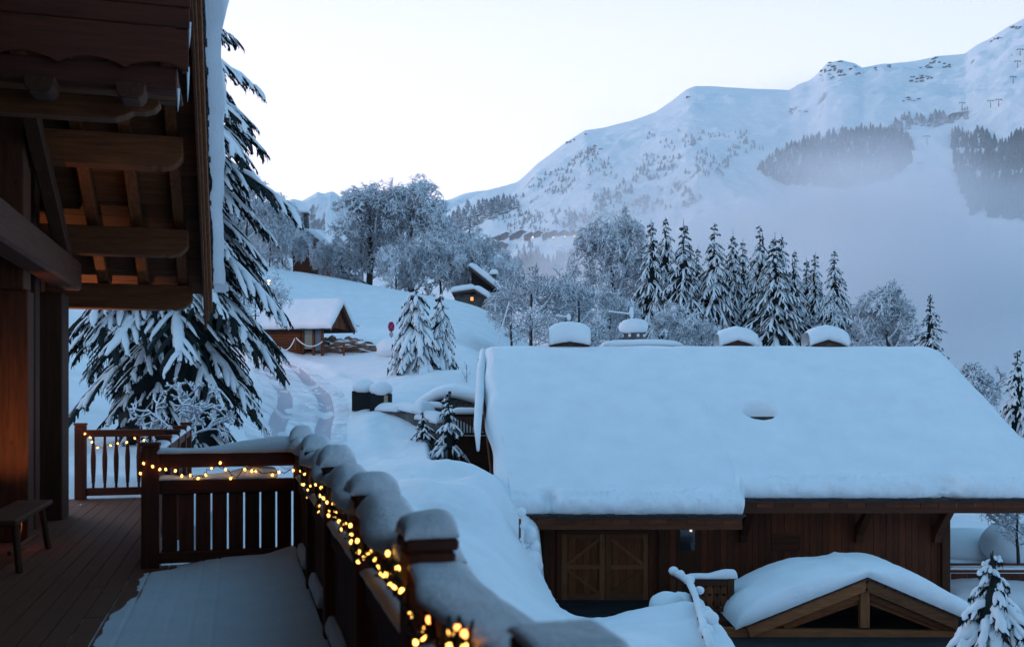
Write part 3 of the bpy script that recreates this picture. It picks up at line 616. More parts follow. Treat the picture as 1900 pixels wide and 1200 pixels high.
# ---- string lights
Z4 = [(50,222),(50,267),(72,283),(66,298),(60,337),(68,338),(104,342),(131,338),(87,367),(88,404),(160,354),(156,396),(171,410),(191,432),(224,439),(147,449),(143,480),(205,473),(236,484),(198,501),(234,506),(254,532),(287,546),(315,554),(271,573),(319,605),(320,641),(352,635),(418,642),(358,695),(355,744),(382,727),(398,710),(421,697),(440,731),(513,701),(461,778),(480,811),(496,813),(516,815),(565,780),(525,870),(540,865),(549,875),(587,900),(629,1029),(692,1102),(701,1144),(661,1170),(847,1119),(840,1195),(920,1195)]
Z4r = [(731,1052),(882,1096),(918,1128)]
Z3 = [(70,291),(54,340),(115,306),(152,320),(180,320),(228,327),(259,352),(302,349),(341,364),(378,347),(407,317),(450,288),(477,320),(502,364),(571,320),(606,328),(625,328),(707,348),(740,334),(811,325)]
Z2 = [(291,469),(315,497),(308,482),(335,516),(378,508),(403,502),(434,498),(461,484),(493,491)]
def lights(label, pts, plane, val, rad, red=(), wires=1):
    root = cthing('string_lights', label, 'string lights', (0, 0, 0)); P3 = [plane(px, py, val) for px, py in pts]
    bm_ = MB().lathe((0, 0, 0), [(.3 * rad, -1.5 * rad), (.85 * rad, -1.0 * rad), (rad, -.2 * rad), (.8 * rad, .7 * rad), (.35 * rad, 1.1 * rad)], 10)
    cap = MB().lathe((0, 0, 0), [(.42 * rad, 1.1 * rad), (.42 * rad, 2.4 * rad), (.2 * rad, 2.7 * rad)], 8).mesh('bulb_socket', M['wire'], True)
    b1 = bm_.mesh('bulb', M['bulb'], True); b2_ = bm_.mesh('bulb', M['bulb_red'], True)
    for i, p in enumerate(P3):
        o = obj('bulb', b2_ if i in red else b1, root, tuple(p)); o.rotation_euler = (random.uniform(-.6, .6), random.uniform(-.6, .6), 0); c = obj('bulb_socket', cap, o)
    srt = sorted(P3, key=lambda p: p[1] * 3 + p[0]); mb = MB()
    for w_ in range(wires):
        line = []
        for a, b in zip(srt[:-1], srt[1:]):
            for s in (0, .33, .66):
                q = a * (1 - s) + b * s; line.append(q + np.array((random.gauss(0, .012), random.gauss(0, .012), 2 * rad - .03 * math.sin(s * 3.14) + random.gauss(0, .012))))
        mb.tube(line, .0045, 5)
    mb.build('wire', M['wire'], root, smooth=True); return root
zz4 = [(540 + a / 2.858, 780 + b / 2.858) for a, b in Z4 + Z4r]; zz3 = [(240 + a / 2.667, 750 + b / 2.667) for a, b in Z3]; zz2 = [(a / 1.845, 550 + b / 1.845) for a, b in Z2]
lights('glowing strand of warm bulbs drooping along the inside of the long snowy railing', zz4, Lv, .455, .0072, red=(52, 53, 54), wires=2)
lights('strand of warm bulbs strung across the open gap of the short railing', zz3, Lu, 9.24, .010, wires=1)
lights('strand of tiny warm bulbs on the far spindle railing', zz2, Lu, 15.40, .013, wires=1)
# garland foliage / snow clinging to the long strand
# ---- bench and floor spots
bn = croot('wooden_bench', 'low dark wooden bench on splayed legs against the chalet wall', 'bench', (-1.98, 10.0, 0))
B(bn, 'seat', M['oldwood_y'], -2.13, -1.80, 9.15, 10.85, .42, .47, .01)
for u in (9.4, 10.6):
    for s, v in ((-1, -2.05), (1, -1.86)): BE(bn, 'leg', M['oldwood_z'], (v + s * .05, u + (.07 if u > 10 else -.07), 0), (v, u, .42), .05, .05)
BE(bn, 'stretcher', M['oldwood_y'], (-1.9, 9.38, .16), (-1.9, 10.62, .16), .035, .04)
for i, (px, py, lab) in enumerate(((150, 937, 'small lit floor spotlight set in the deck by the foot of the corner column'), (50, 1017, 'lit floor spotlight glowing on the deck under the bench'))):
    t = 1.54 * F / (py - HY); d = (px - 950) / F; x, y = d * t, t; v_ = CY * x + SY * y; u_ = -SY * x + CY * y
    r = cthing('floor_spotlight', lab, 'light', (v_, u_, .0), group='spotlights in the deck')
    MB().lathe((0, 0, 0), [(.045, -.02), (.062, -.02), (.062, .006), (.045, .006)], 16).build('rim', mat('brushed_steel', (.3, .3, .3), .4, metal=1), r, smooth=False)
    MB().lathe((0, 0, 0), [(.044, -.01), (.042, .004), (.02, .0055), (.001, .006)], 14).build('lens', M['spot'], r, smooth=True)
    L = bpy.data.lights.new('spot_lamp', 'SPOT'); L.energy = (420, 170)[i]; L.color = (1, .50, .20); L.spot_size = math.radians(80); L.spot_blend = 1; L.shadow_soft_size = .03
    lo = bpy.data.objects.new('spot_lamp', L); COL.objects.link(lo); lo.parent = r; lo.location = (0, 0, .03); lo.rotation_euler = (math.pi, math.radians(-14), 0)

# ================================================================ RIGHT CHALET
def Bx(root, name, m, x0, x1, y0, y1, z0, z1, bevel=0):
    l = root.location; c = ((x0 + x1) / 2, (y0 + y1) / 2, (z0 + z1) / 2)
    o = MB().box(x0 - c[0], x1 - c[0], y0 - c[1], y1 - c[1], z0 - c[2], z1 - c[2]).build(name, m, root, bevel=bevel)
    o.location = (c[0] - l[0], c[1] - l[1], c[2] - l[2]); return o
def Bm(root, name, m, a, b, wd, ht, up=(0, 0, 1), bevel=0, parent=None):
    l = np.array(root.location); a = np.array(a, float) - l; b = np.array(b, float) - l; c = (a + b) / 2
    o = MB().beam(a - c, b - c, wd, ht, up).build(name, m, parent or root, bevel=bevel); o.location = tuple(c); return o
YW = 32.0; GZ0 = -5.12
rc = thing('chalet', 'large brown timber chalet with garage doors under a broad smooth snow roof', 'chalet', (7, YW, GZ0))
L0 = np.array((7, YW, GZ0))
def px2x(px, Y): return (px - 950) / F * Y
def py2z(py, Y): return E - (py - HY) / F * Y
X0, X1 = .35, 14.05
Bx(rc, 'wall', M['wood_z'], X0, X1, YW + .05, 43.8, GZ0 - .3, -1.35)
# gable parts closing the wall up to the roof
for x in (X0, X1 - .15):
    pg = [(YW + .05, -1.35), (38.4, 2.75), (43.8, -1.3)]
    MB().prism([(a - L0[1], b - L0[2]) for a, b in pg], 'x', x - L0[0], x + .15 - L0[0]).build('gable_wall', M['wood_z'], rc)
gx0, gx1 = px2x(1042, YW), px2x(1203, YW); gzt, gzb = py2z(990, YW), py2z(1112, YW)
dx0, dx1 = px2x(1252, YW), px2x(1302, YW)
wx = (px2x(1432, YW), px2x(1484, YW), py2z(1021, YW), py2z(988, YW))
x = X0; k = 0
pm = {}
while x < X1 - .05:
    wdt = .205; segs = [(GZ0, -1.5)]; c = x + wdt / 2
    if gx0 - .1 < c < gx1 + .1: segs = [(gzt + .12, -1.5)]
    elif dx0 < c < dx1: segs = [(py2z(975, YW) + .1, -1.5)]
    elif wx[0] < c < wx[1]: segs = [(GZ0, wx[2]), (wx[3], -1.5)]
    for a, b in segs:
        off = random.choice((0, .008, .014)); o = Bx(rc, 'plank', M['wood_z'], x, x + wdt - .012, YW - .0 - off, YW + .045, a, b)
    x += wdt
for px in (1015, 1228, 1752): Bx(rc, 'post', M['oldwood_z'], px2x(px, YW) - .13, px2x(px, YW) + .13, YW - .16, YW + .06, GZ0, -1.55, .01)
# garage doors
for s, (a, b) in enumerate(((gx0, (gx0 + gx1) / 2 - .01), ((gx0 + gx1) / 2 + .01, gx1))):
    gd = thing('garage_door', None, None, (0, 0, 0)); gd.parent = rc; l = gd.location = (-(L0[0]), -L0[1], -L0[2])
    def g(name, *q):
        x0, x1, y0, y1, z0, z1 = q; c = ((x0 + x1) / 2, (y0 + y1) / 2, (z0 + z1) / 2); o = MB().box(x0 - c[0], x1 - c[0], y0 - c[1], y1 - c[1], z0 - c[2], z1 - c[2]).build(name, M['larch_z'] if name == 'door_board' else (M['oak_z'] if z1 - z0 > x1 - x0 else M['oak_x']), gd, bevel=.006); o.location = c
    n = 6
    for i in range(n): g('door_board', a + (b - a) * i / n + .004, a + (b - a) * (i + 1) / n - .004, YW + .0, YW + .04, gzb, gzt)
    for (p, q) in ((a, a + .17), (b - .17, b)): g('stile', p, q, YW - .05, YW - .004, gzb, gzt)
    zm = (gzt + gzb) / 2
    for (p, q) in ((gzb, gzb + .2), (zm - .07, zm + .07), (gzt - .14, gzt)): g('rail', a + .172, b - .172, YW - .045, YW - .004, p, q)
    xi, xo = (b - .18, a + .18) if s == 0 else (a + .18, b - .18)
    for (za, zb_) in ((gzt - .16, zm + .09), (gzb + .22, zm - .09)):
        o = MB().beam((xi, YW - .022, za), (xo, YW - .022, zb_), .035, .10).build('cross_brace', M['oak_x'], gd)
Bx(rc, 'door_frame', M['oldwood_x'], gx0 - .16, gx1 + .16, YW - .09, YW + .03, gzt + .003, gzt + .14, .01)
for a, b in ((gx0 - .16, gx0 - .004), (gx1 + .004, gx1 + .16)): Bx(rc, 'door_frame', M['oldwood_z'], a, b, YW - .09, YW + .03, gzb, gzt, .01)
# house door with a dark pane
dz = py2z(975, YW); Bx(rc, 'door', M['oldwood_z'], dx0, dx1, YW - .01, YW + .04, GZ0, dz + .1, .01)
do = Bx(rc, 'door_window', mat('dark_glass', (.02, .025, .03), .08, spec=.8), px2x(1262, YW), px2x(1289, YW), YW - .025, YW - .012, py2z(1020, YW), py2z(982, YW))
lt = Bx(rc, 'wall_lamp', mat('lamp_glass', (.6, .55, .5), .3, (1, .8, .75), .9), px2x(1279, YW), px2x(1283, YW), YW - .12, YW - .06, py2z(985, YW), py2z(979, YW))
# louvred vent
for i in range(6):
    z = wx[2] + .05 + i * (wx[3] - wx[2] - .06) / 6; o = Bx(rc, 'louvre', M['oldwood_x'], wx[0] + .05, wx[1] - .05, YW - .03, YW + .0, z, z + .06)
for a in ((wx[0], wx[1], wx[3] - .04, wx[3]), (wx[0], wx[1], wx[2], wx[2] + .04)): Bx(rc, 'vent_frame', M['oldwood_x'], a[0], a[1], YW - .05, YW + .0, a[2], a[3])
for a in ((wx[0], wx[0] + .045), (wx[1] - .045, wx[1])): Bx(rc, 'vent_frame', M['oldwood_z'], a[0], a[1], YW - .05, YW, wx[2] + .042, wx[3] - .042)
# eaves. left part hangs lower than the right one
YE = 30.6
xs0, xs1, xe = px2x(928, YE), px2x(1368, YE), 17.2
ze2 = py2z(936, YE); YE1 = YE - .68; ze1 = ze2 - .41
for (a, b, ze, YE) in ((xs0, xs1, ze1, YE1), (xs1 + .02, xe, ze2, YE)):
    x = a
    while x < b - .05:
        e = min(x + .56, b); Bx(rc, 'fascia_board', M['wood_x'], x + .008, e - .008, YE - .03, YE, ze - .085, ze + .065); x = e
    Bx(rc, 'gutter', M['black'], a, b, YE - .11, YE - .035, ze + .075, ze + .135)
    Bx(rc, 'soffit_beam', M['oldwood_x'], a, b, YE + .002, YE + .14, ze - .26, ze - .09)
    x = a + .02
    while x < b - .1:
        o = Bx(rc, 'roof_tile', M['slate'], x, x + .235, YE - .16 - random.uniform(0, .03), YE + .5, ze + .145 + random.uniform(0, .02), ze + .20 + random.uniform(0, .03)); x += .245
    x = a + .4
    while x < b:
        Bm(rc, 'rafter', M['oldwood_y'], (x, YE + .15, ze + .02), (x, YE + 1.5, ze + .02 + 1.35 * .62), .10, .14); x += .56
ridge = (38.4, 2.85)
for (a, b, ze, YE) in ((px2x(928, YE), xs1, ze1, YE1), (xs1, xe, ze2, YE)):
    al, bl = a, b
    def shear(x, t): return x - .82 * t * (1 if x < 2 else 1)
    v = []; 
    for t, (y, z) in ((0, (YE + .1, ze + .16)), (1, ridge)):
        for x in (a, b):
            for dz_ in (0, -.12): v.append((shear(x, t), y, z + dz_))
    v = np.array(v) - L0; MB().add(v, [(0, 2, 6, 4), (1, 5, 7, 3), (0, 1, 3, 2), (4, 6, 7, 5), (0, 4, 5, 1), (2, 3, 7, 6)]).build('roof', M['oldwood_x'], rc)
v = np.array([(x, y, z) for y, z in ((38.4, 2.85), (45.2, -1.6)) for x in (-1.0, 16.0) for z in (z, z - .12)]) - L0
MB().add(v, [(0, 2, 6, 4), (1, 5, 7, 3), (0, 1, 3, 2), (4, 6, 7, 5), (0, 4, 5, 1), (2, 3, 7, 6)]).build('roof', M['oldwood_x'], rc)
# rake boards at the left gable: brown boards seen under the snow edge
for (dx, w_, dz0, dz1) in ((-.13, .05, -.26, .06), (-.07, .05, -.34, -.06), (0, .06, -.42, -.16)):
    a = np.array((xs0 + dx, YE + .1, ze1)) - L0; b = np.array((xs0 - .82 + dx, 38.4, 2.80)) - L0
    v = [(p[0] + s, p[1], p[2] + d) for p in (a, b) for s in (0, w_) for d in (dz0, dz1)]
    MB().add(v, [(0, 1, 3, 2), (4, 6, 7, 5), (0, 4, 5, 1), (2, 3, 7, 6), (0, 2, 6, 4), (1, 5, 7, 3)]).build('rake_board', M['wood_y'], rc)
for t in (.15, .45, .75):
    y = YE + t * (38.4 - YE); z = ze1 + t * (2.8 - ze1) - .3; Bm(rc, 'purlin_end', M['oldwood_x'], (xs0 - .82 * t - .02, y, z), (1.0, y, z), .24, .26)
# eave brackets
for px in (1377, 1590, 1735):
    x = px2x(px, YW); l = [(YW - .05, -3.25), (YW - .22, -3.25), (YW - .30, -3.0), (YW - 1.15, ze2 - .28), (YW - .95, ze2 - .24), (YW - .05, -2.75)]
    MB().prism([(a - L0[1], b - L0[2]) for a, b in l], 'x', x - .11 - L0[0], x + .11 - L0[0]).build('bracket', M['oldwood_y'], rc)
# roof snow: front slope, with the two eave levels, notches, a hollow and soft bands
def roof_snow():
    nx, nt = 330, 150
    a = np.linspace(0, 1, nx); tt = np.concatenate([np.array([0, 0, 0, 0, 0]), np.linspace(0, 1, nt) ** 1.0]); hh = np.concatenate([np.array([0, .14, .36, .60, .80]), np.ones(nt)])
    hh[5:13] = [.90, .945, .97, .985, .992, .996, .999, 1]; bo = np.zeros(len(tt)); bo[0:8] = [0, -.10, -.17, -.18, -.13, -.07, -.03, 0]
    A, Tm = np.meshgrid(a, tt, indexing='ij'); Hh = np.repeat(hh[None], nx, 0); Bo = np.repeat(bo[None], nx, 0)
    T0 = .60 + 0 * A
    # x positions: left edge bulges like a rounded lip
    xl, xr = xs0 - .05, xe + .1; X = xl + (xr - xl) * A
    eave_y = YE - .10 + 0 * X; step = sstep(xs1 - .02, xs1 + .18, X)
    step = sstep(xs1 - .02, xs1 + .18, X); ze = ze1 + .20 + (ze2 - ze1) * step; eave_y = eave_y - .68 * (1 - step) + .06 * np.exp(-((X - xs1 - .12) / .12) ** 2)
    yr, zrg = 38.55, 2.90
    Y = eave_y + (yr - eave_y) * Tm; Zs = ze + (zrg - ze) * Tm
    X = X - .82 * Tm * np.ones_like(X); X = X + (.10 * np.sin(Tm * 9) * .6 + .05 * np.sin(Tm * 23)) * (A < .02)
    # right edge leans as in the photograph
    dl = A * (xr - xl); dr = (1 - A) * (xr - xl)
    lip = np.minimum(1, np.sqrt(np.clip(1 - (1 - np.clip(dl / .45, 0, 1)) ** 2, 0, 1)) ) * np.minimum(1, np.sqrt(np.clip(1 - (1 - np.clip(dr / .9, 0, 1)) ** 2, 0, 1)))
    q = np.stack([X, Y, Zs], -1)
    T = T0 * Hh * lip
    wv_ = .02 * vnoise(np.stack([X * .35, 0 * X + 3, 0 * X], -1)); T = T + lip * (.12 * np.tanh((Tm - .49 + wv_) / .035) + .085 * np.tanh((Tm - .165 - wv_) / .03)) * sstep(.02, .1, Tm) * (1 - sstep(.9, 1, Tm))
    bands = .04 * np.sin(Tm * 6.283 * 2.6 + .9 + .25 * vnoise(np.stack([X * .2, 0 * X, 0 * X], -1))) * sstep(.05, .2, Tm)
    T = T + Hh * lip * (bands + .05 * fbm(q * .5, 3) + .012 * fbm(q * 3, 3))
    n = np.array((0, -.55, .835))
    def pxx(px, y): return (px - 950) / F * y
        # hollow over the roof vent, oval
    d2 = ((X - pxx(1411, 34.0)) / .50) ** 2 + ((Y - 34.05) / .36) ** 2; T = T - .58 * np.exp(-d2 ** 3.5)
    d2 = ((X - pxx(1008, 36.5)) / .25) ** 2 + ((Y - 36.3) / .3) ** 2; T = T - .05 * np.exp(-d2)
    # notches in the eave cornice
    for pxn, wdn in ((1017, .22), (1757, .42)):
        xx = pxx(pxn, YE); m = np.exp(-((X - xx) / wdn) ** 2) * (Tm < .09) * (1 - sstep(0, .085, Tm)); T = T * (1 - .75 * m); Bo = Bo * (1 - m); Y = Y + .28 * m * (1 - Hh * 0)
    rough_ = np.exp(-(Tm / .085) ** 2)
    rr_ = rough_ * (.09 * fbm(q * 3.4 + T[..., None] * 2, 3) + .06 * fbm(q * 11 + T[..., None] * 6, 2))
    V = np.stack([X, Y + Bo * lip * (1 + .4 * fbm(q * 1.3, 2)), Zs], -1) + T[..., None] * n * np.array((0, .15, 1.12)) + rr_[..., None] * np.array((0, -1, .4))
    ridge_drop = sstep(.93, 1.0, Tm) ** 2 * .14; V[..., 2] -= ridge_drop * 1.0
    V = V - L0; return V
mb = MB().grid(roof_snow()); tag(mb.build('roof_snow', M['snow'], rc, smooth=True))
# back slope snow and the white lip on the left rake of the far side
mb = MB().pillow(np.array((-.95, 38.3, 2.95)) - L0, (1, 0, 0), (0, .85, -.53), 16.7, 7.6, .55, .3, (0, .53, .85), 40, 14, .06, .6); mb.build('roof_snow', M['snow'], rc, smooth=True)
mb = MB(); a = np.array((xs0 - .28, 31.2, py2z(850, 31.2) )); b_ = P(893, 640, 38.4)
pl = [P(883, 835, 32.0), P(882, 790, 33.2), P(886, 740, 35), P(889, 690, 36.8), P(893, 655, 38.2)]
mb.tube(np.array(pl) - L0 + np.array((.06, .3, 0)), [.05, .13, .16, .17, .14], 10, sq=1.6); mb.build('rake_snow', M['snow'], rc, smooth=True)
# vent tile in the hollow
Bx(rc, 'roof_vent', M['slate'], px2x(1392, 34), px2x(1432, 34), 33.72, 33.95, .46, .72)
# ridge chimneys with snow hats
def chimney(x, y, zb, w_, hh, T, roof=True, lab=''):
    r = thing('ridge_chimney', None, None, tuple(np.array((x, y, zb)) - L0)); r.parent = rc; r.name = 'chimney'
    Bq = MB().box(-w_ * .36, w_ * .36, -.3, .3, -1.2, hh * .45).build('stack', M['stone'], r)
    if roof: 
        MB().prism([(-w_ / 2 + .02, 0), (0, hh * .55), (w_ / 2 - .02, 0), (w_ / 2 - .02, -.06), (0, hh * .55 - .08), (-w_ / 2 + .02, -.06)], 'y', -.45, .45).build('cap', M['oldwood_x'], r)
        fn = lambda A, B_, H: ((hh * .55) * (1 - np.abs(A / w_ - .5) * 2) ** .8 * (1 - H * .35))[..., None] * np.array((0, 0, 1.))
    else: fn = None
    MB().pillow((-w_ / 2, -.46, 0), (1, 0, 0), (0, 1, 0), w_, .92, T, .36, nx=14, ny=10, nz=.05, fr=1.3, seed=x, fn=fn, bulge=.75).build('snow_cap', M['snow'], r, smooth=True); return r
chimney(px2x(1056, 38.8), 38.8, py2z(641, 38.8), 1.6, .25, .85); 
chimney(px2x(1365, 38.8), 38.8, py2z(645, 38.8), 1.52, .50, .66)
chimney(px2x(1531, 38.8), 38.8, py2z(644, 38.8), 1.55, .50, .70)
r = thing('chimney', None, None, tuple(np.array((px2x(1176, 41), 41, py2z(634, 41))) - L0)); r.parent = rc
MB().lathe((0, 0, 0), [(.62, -1.2), (.64, .05), (.60, .10), (.46, .16), (.44, .34), (.50, .36)], 16, sy=.8, nz=.04).build('stack', M['stone'], r, smooth=True)
for k in range(8):
    a = k * math.pi / 4 + .3; MB().box(-.05, .05, -.02, .02, 0, .12).build('flue_opening', M['snow'], r).location = (.45 * math.cos(a), .36 * math.sin(a) - .0, .19)
MB().lathe((0, 0, .34), [(.48, 0), (.56, .06), (.62, .22), (.60, .42), (.46, .55), (.2, .62), (.01, .63)], 18, sy=.85, nz=.05).build('snow_cap', M['snow'], r, smooth=True)
MB().pillow(np.array((px2x(1128, 40), 39.6, py2z(643, 40))) - L0, (1, 0, 0), (0, 1, 0), 2.7, 1.6, .30, .5, nz=.06).build('snow_hump', M['snow'], rc, smooth=True)
# aerials on the ridge
for (px, py, yy, s, lab) in ((1162, 580, 41.5, 1, 'snow crusted television aerial behind the round chimney'), (1050, 588, 41.5, .55, 'small snow crusted aerial above the leftmost snow capped chimney')):
    p = P(px, py, yy); r = thing('aerial', lab, 'aerial', (p[0], p[1], p[2] - 1.5))
    MB().tube([(0, 0, -.3), (0, 0, 1.5)], [.03, .025], 6).build('mast', M['black'], r)
    MB().tube([(-.75 * s, .1, 1.52), (.2 * s, 0, 1.40)], [.035, .03], 6).build('boom', M['twig'], r)
    mb = MB()
    for k in range(6): mb.tube([(-.7 * s + k * .14 * s, -.28 * s, 1.52 - k * .02), (-.7 * s + k * .14 * s, .28 * s, 1.52 - k * .02)], .014, 4)
    mb.build('element', M['twig'], r); MB().pillow((-.72 * s, -.05, 1.53), (1, 0, -.12), (0, 1, 0), .85 * s, .1, .07, .03, nx=8, ny=3, nz=.02, fr=5).build('snow', M['snow'], r, smooth=True)
    MB().blob((.22 * s, 0, 1.50), (.10, .05, .26 * s), 10, 8, .2, 2).build('reflector', M['snow'], r, smooth=True)
# ---------------------------------------------------------------- porch with gable roof, lower right
YP = 27.0; pk = P(1606, 1083, YP); le = P(1388, 1170, YP); re = P(1800, 1166, YP)
po = thing('porch', 'timber gabled porch with king post truss under thick snow at the lower right', 'porch', (pk[0], YP, GZ0)); LP = np.array((pk[0], YP, GZ0))
for (e, nm) in ((le, 'bargeboard'), (re, 'bargeboard')):
    a = pk.copy(); b = e.copy(); d = (b - a); 
    Bm(po, nm, M['oak_x'], a + (0, -.05, -.02), b + (0, -.05, -.02), .07, .30, (0, 0, 1), .01)
    Bm(po, 'truss_rafter', M['larch_x'], a + (0, .25, -.42), b + (0, .25, -.30) + d * -.03, .14, .22, (0, 0, 1), .01)
    for k in range(7):
        y0 = YP - .12 + k * .55; Bm(po, 'roof_board', M['oldwood_y'], a + (0, 0, .16) + (0, k * .55 - .1 + .27, 0), b + (0, 0, .16) + (0, k * .55 - .1 + .27, 0) + d * .04, .54, .05)
    for k in range(11): 
        f_ = (k + .5) / 11; p = a + d * f_; Bm(po, 'roof_slate', M['slate'], p + (0, -.16, .205), p + (0, .35, .205), abs(d[0]) / 11 - .01, .04)
zt = py2z(1171, YP)
Bm(po, 'tie_beam', M['oak_x'], (px2x(1320, YP), YP + .12, py2z(1173, YP)), (px2x(1790, YP), YP + .12, py2z(1180, YP)), .2, .25, bevel=.01)
Bx(po, 'king_post', M['oak_z'], pk[0] - .13, pk[0] + .13, YP + .03, YP + .22, py2z(1165, YP), pk[2] - .2, .01)
for sx in (-1, 1): Bm(po, 'strut', M['larch_x'], (pk[0] + sx * .14, YP + .13, py2z(1108, YP)), (pk[0] + sx * 2.2, YP + .13, py2z(1165, YP)), .12, .16, bevel=.01)
for px in (1412, 1772): Bx(po, 'post', M['larch_z'], px2x(px, YP) - .13, px2x(px, YP) + .13, YP + .0, YP + .24, GZ0, py2z(1182, YP), .01)
for x in (le[0] + .2, re[0] - .2): Bm(po, 'eave_beam', M['oldwood_y'], (x, YP + .25, zt - .12), (x, YW - .1, zt - .12), .2, .2)
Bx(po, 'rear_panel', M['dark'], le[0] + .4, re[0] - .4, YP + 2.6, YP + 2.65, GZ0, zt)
def porch_snow():
    xa, xb = P(1362, 1120, YP)[0], P(1812, 1110, YP)[0]; nx = 150
    a = np.linspace(0, 1, nx); ys_ = np.concatenate([np.full(5, YP - .18), np.linspace(YP - .18, 29.6, 30)]); hh = np.concatenate([[0, .2, .45, .68, .84], [.93, .97, .99], np.ones(27)]); bo = np.zeros(35); bo[:7] = [0, -.09, -.13, -.12, -.08, -.04, -.01]
    A, Yy = np.meshgrid(a, ys_, indexing='ij'); Hh = np.repeat(hh[None], nx, 0); Bo = np.repeat(bo[None], nx, 0)
    X = xa + (xb - xa) * A
    roof = np.where(X < pk[0], pk[2] + (X - pk[0]) * (pk[2] - le[2]) / (pk[0] - le[0]), pk[2] - (X - pk[0]) * (pk[2] - re[2]) / (re[0] - pk[0])) + .22
    d = X - pk[0]; smooth_top = roof.copy(); smooth_top = pk[2] + .22 - (pk[2] - roof + .22) ; smooth_top = roof - .30 * np.exp(-(d / .75) ** 2)
    base = roof + (smooth_top - roof) * Hh ** 2
    dl = A * (xb - xa); lip = np.sqrt(np.clip(1 - (1 - np.clip(dl / .55, 0, 1)) ** 2, 0, 1)) * np.sqrt(np.clip(1 - (1 - np.clip((1 - A) * (xb - xa) / .3, 0, 1)) ** 2, 0, 1))
    q = np.stack([X, Yy, base], -1); T = (.58 + .07 * np.sin(X * 1.9) + .05 * fbm(q, 3) + .015 * fbm(q * 5, 3)) * Hh * lip
    Z = base + T + .05 * (1 - lip) * Hh; return np.stack([X, Yy + Bo * lip + .03 * (1 - Hh) * fbm(q * 4, 3), Z], -1) - LP
MB().grid(porch_snow()).build('roof_snow', M['snow'], po, smooth=True)
# ---------------------------------------------------------------- balcony with heart cut-outs
hb = thing('heart_balcony', 'small wooden balustrade with heart cut-outs and a snow topped rail beside the porch', 'balustrade', (px2x(1320, 28.5), 28.5, py2z(1140, 28.5))); YB = 28.5
xa, xb = px2x(1284, YB), px2x(1350, YB); n = 5; wd = (xb - xa) / n
def heart_panel(w_, h):   # board with a heart hole: outer rectangle ring bridged to the heart outline
    t = np.linspace(0, 2 * math.pi, 25)[:-1]; hx_ = 16 * np.sin(t) ** 3 / 17 * w_ * .30; hz = (13 * np.cos(t) - 5 * np.cos(2 * t) - 2 * np.cos(3 * t) - np.cos(4 * t)) / 17 * w_ * .30 + h * .60
    an = np.arctan2(hz - h * .6, hx_); ox = []; 
    for a_ in an:
        cx, cz = math.cos(a_), math.sin(a_); s = min((w_ / 2) / (abs(cx) + 1e-6), ((h * .4) if cz > 0 else (h * .6)) / (abs(cz) + 1e-6)); ox.append((cx * s, h * .6 + cz * s))
    ox = np.array(ox); m = len(t); v = []
    for y in (0, .03):
        v += [(a_, y, b_) for a_, b_ in zip(hx_, hz)] + [(a_, y, b_) for a_, b_ in ox]
    f = []
    for i in range(m):
        j = (i + 1) % m; f += [(i, m + i, m + j, j), (2 * m + i, 2 * m + j, 3 * m + j, 3 * m + i), (i, j, 2 * m + j, 2 * m + i)]
    v += [(-w_ / 2, 0, 0), (w_ / 2, 0, 0), (w_ / 2, 0, h * .12), (-w_ / 2, 0, h * .12)]; k0 = 4 * m; f.append((k0, k0 + 1, k0 + 2, k0 + 3))
    return MB().add(v, f)
hpm = heart_panel(wd - .015, .62).mesh('heart_board', M['larch_z'])
for i in range(n): o = obj('heart_board', hpm, hb); o.location = (xa + (i + .5) * wd - hb.location.x, .0, py2z(1127, YB) - hb.location.z)
Bx(hb, 'backing', M['dark'], xa, xb, YB + .12, YB + .14, py2z(1127, YB), py2z(1086, YB))
Bx(hb, 'top_rail', M['oldwood_x'], xa, xb, YB - .04, YB + .1, py2z(1086, YB), py2z(1074, YB)); Bx(hb, 'bottom_rail', M['oldwood_x'], xa, xb, YB - .03, YB + .08, py2z(1134, YB), py2z(1128, YB)); Bx(hb, 'post', M['oldwood_z'], xb + .003, xb + .18, YB - .06, YB + .12, py2z(1150, YB), py2z(1072, YB))
Bx(hb, 'deck_edge', M['oldwood_x'], px2x(1320, YB), px2x(1384, YB), YB - .6, YB + 1.5, py2z(1162, YB), py2z(1142, YB))
MB().pillow((xa - .1 - hb.location.x, -.05, py2z(1073, YB) - hb.location.z), (1, 0, 0), (0, 1, 0), xb - xa + .34, .16, .15, .07, nx=20, ny=4, nz=.02, fr=3, fn=lambda A, B_, H: (H * .12 * sstep(.5, 1.1, A))[..., None] * np.array((0, 0, 1.))).build('rail_snow', M['snow'], hb, smooth=True)
MB().blob((px2x(1384, YB) - hb.location.x + .05, -.5, py2z(1152, YB) - hb.location.z), (.14, .12, .14), 10, 8, .3, 2).build('snow_clump', M['snow'], hb, smooth=True)
# stair handrail with snow balls, curving down to the bottom edge
hr = thing('stair_railing', 'wooden stair handrail heaped with snow balls descending beside the snow mound', 'railing', tuple(P(1290, 1130, 26)))
LH = np.array(hr.location); pts = [P(1250, 1062, 28.2), P(1262, 1068, 27.8), P(1278, 1078, 27.2), P(1290, 1105, 25.6), P(1298, 1135, 23.8), P(1307, 1165, 22.2), P(1324, 1215, 20.4)]
MB().tube(np.array(pts) - LH + (0, 0, -.08), .05, 6).build('handrail', M['oldwood_y'], hr)
for i, p in enumerate(pts): MB().box(-.05, .05, -.05, .05, -1.0, -.05).build('post', M['oldwood_z'], hr).location = tuple(p - LH)
Bm(hr, 'side_board', M['oldwood_y'], pts[2] + (.02, 0, -.45), pts[6] + (.02, 0, -.45), .04, .5)
MB().tube(np.array(pts) - LH + (0, 0, .02), [.09, .10, .10, .085, .085, .09, .1], 10, sq=1.1).build('rail_snow', M['snow'], hr, smooth=True)
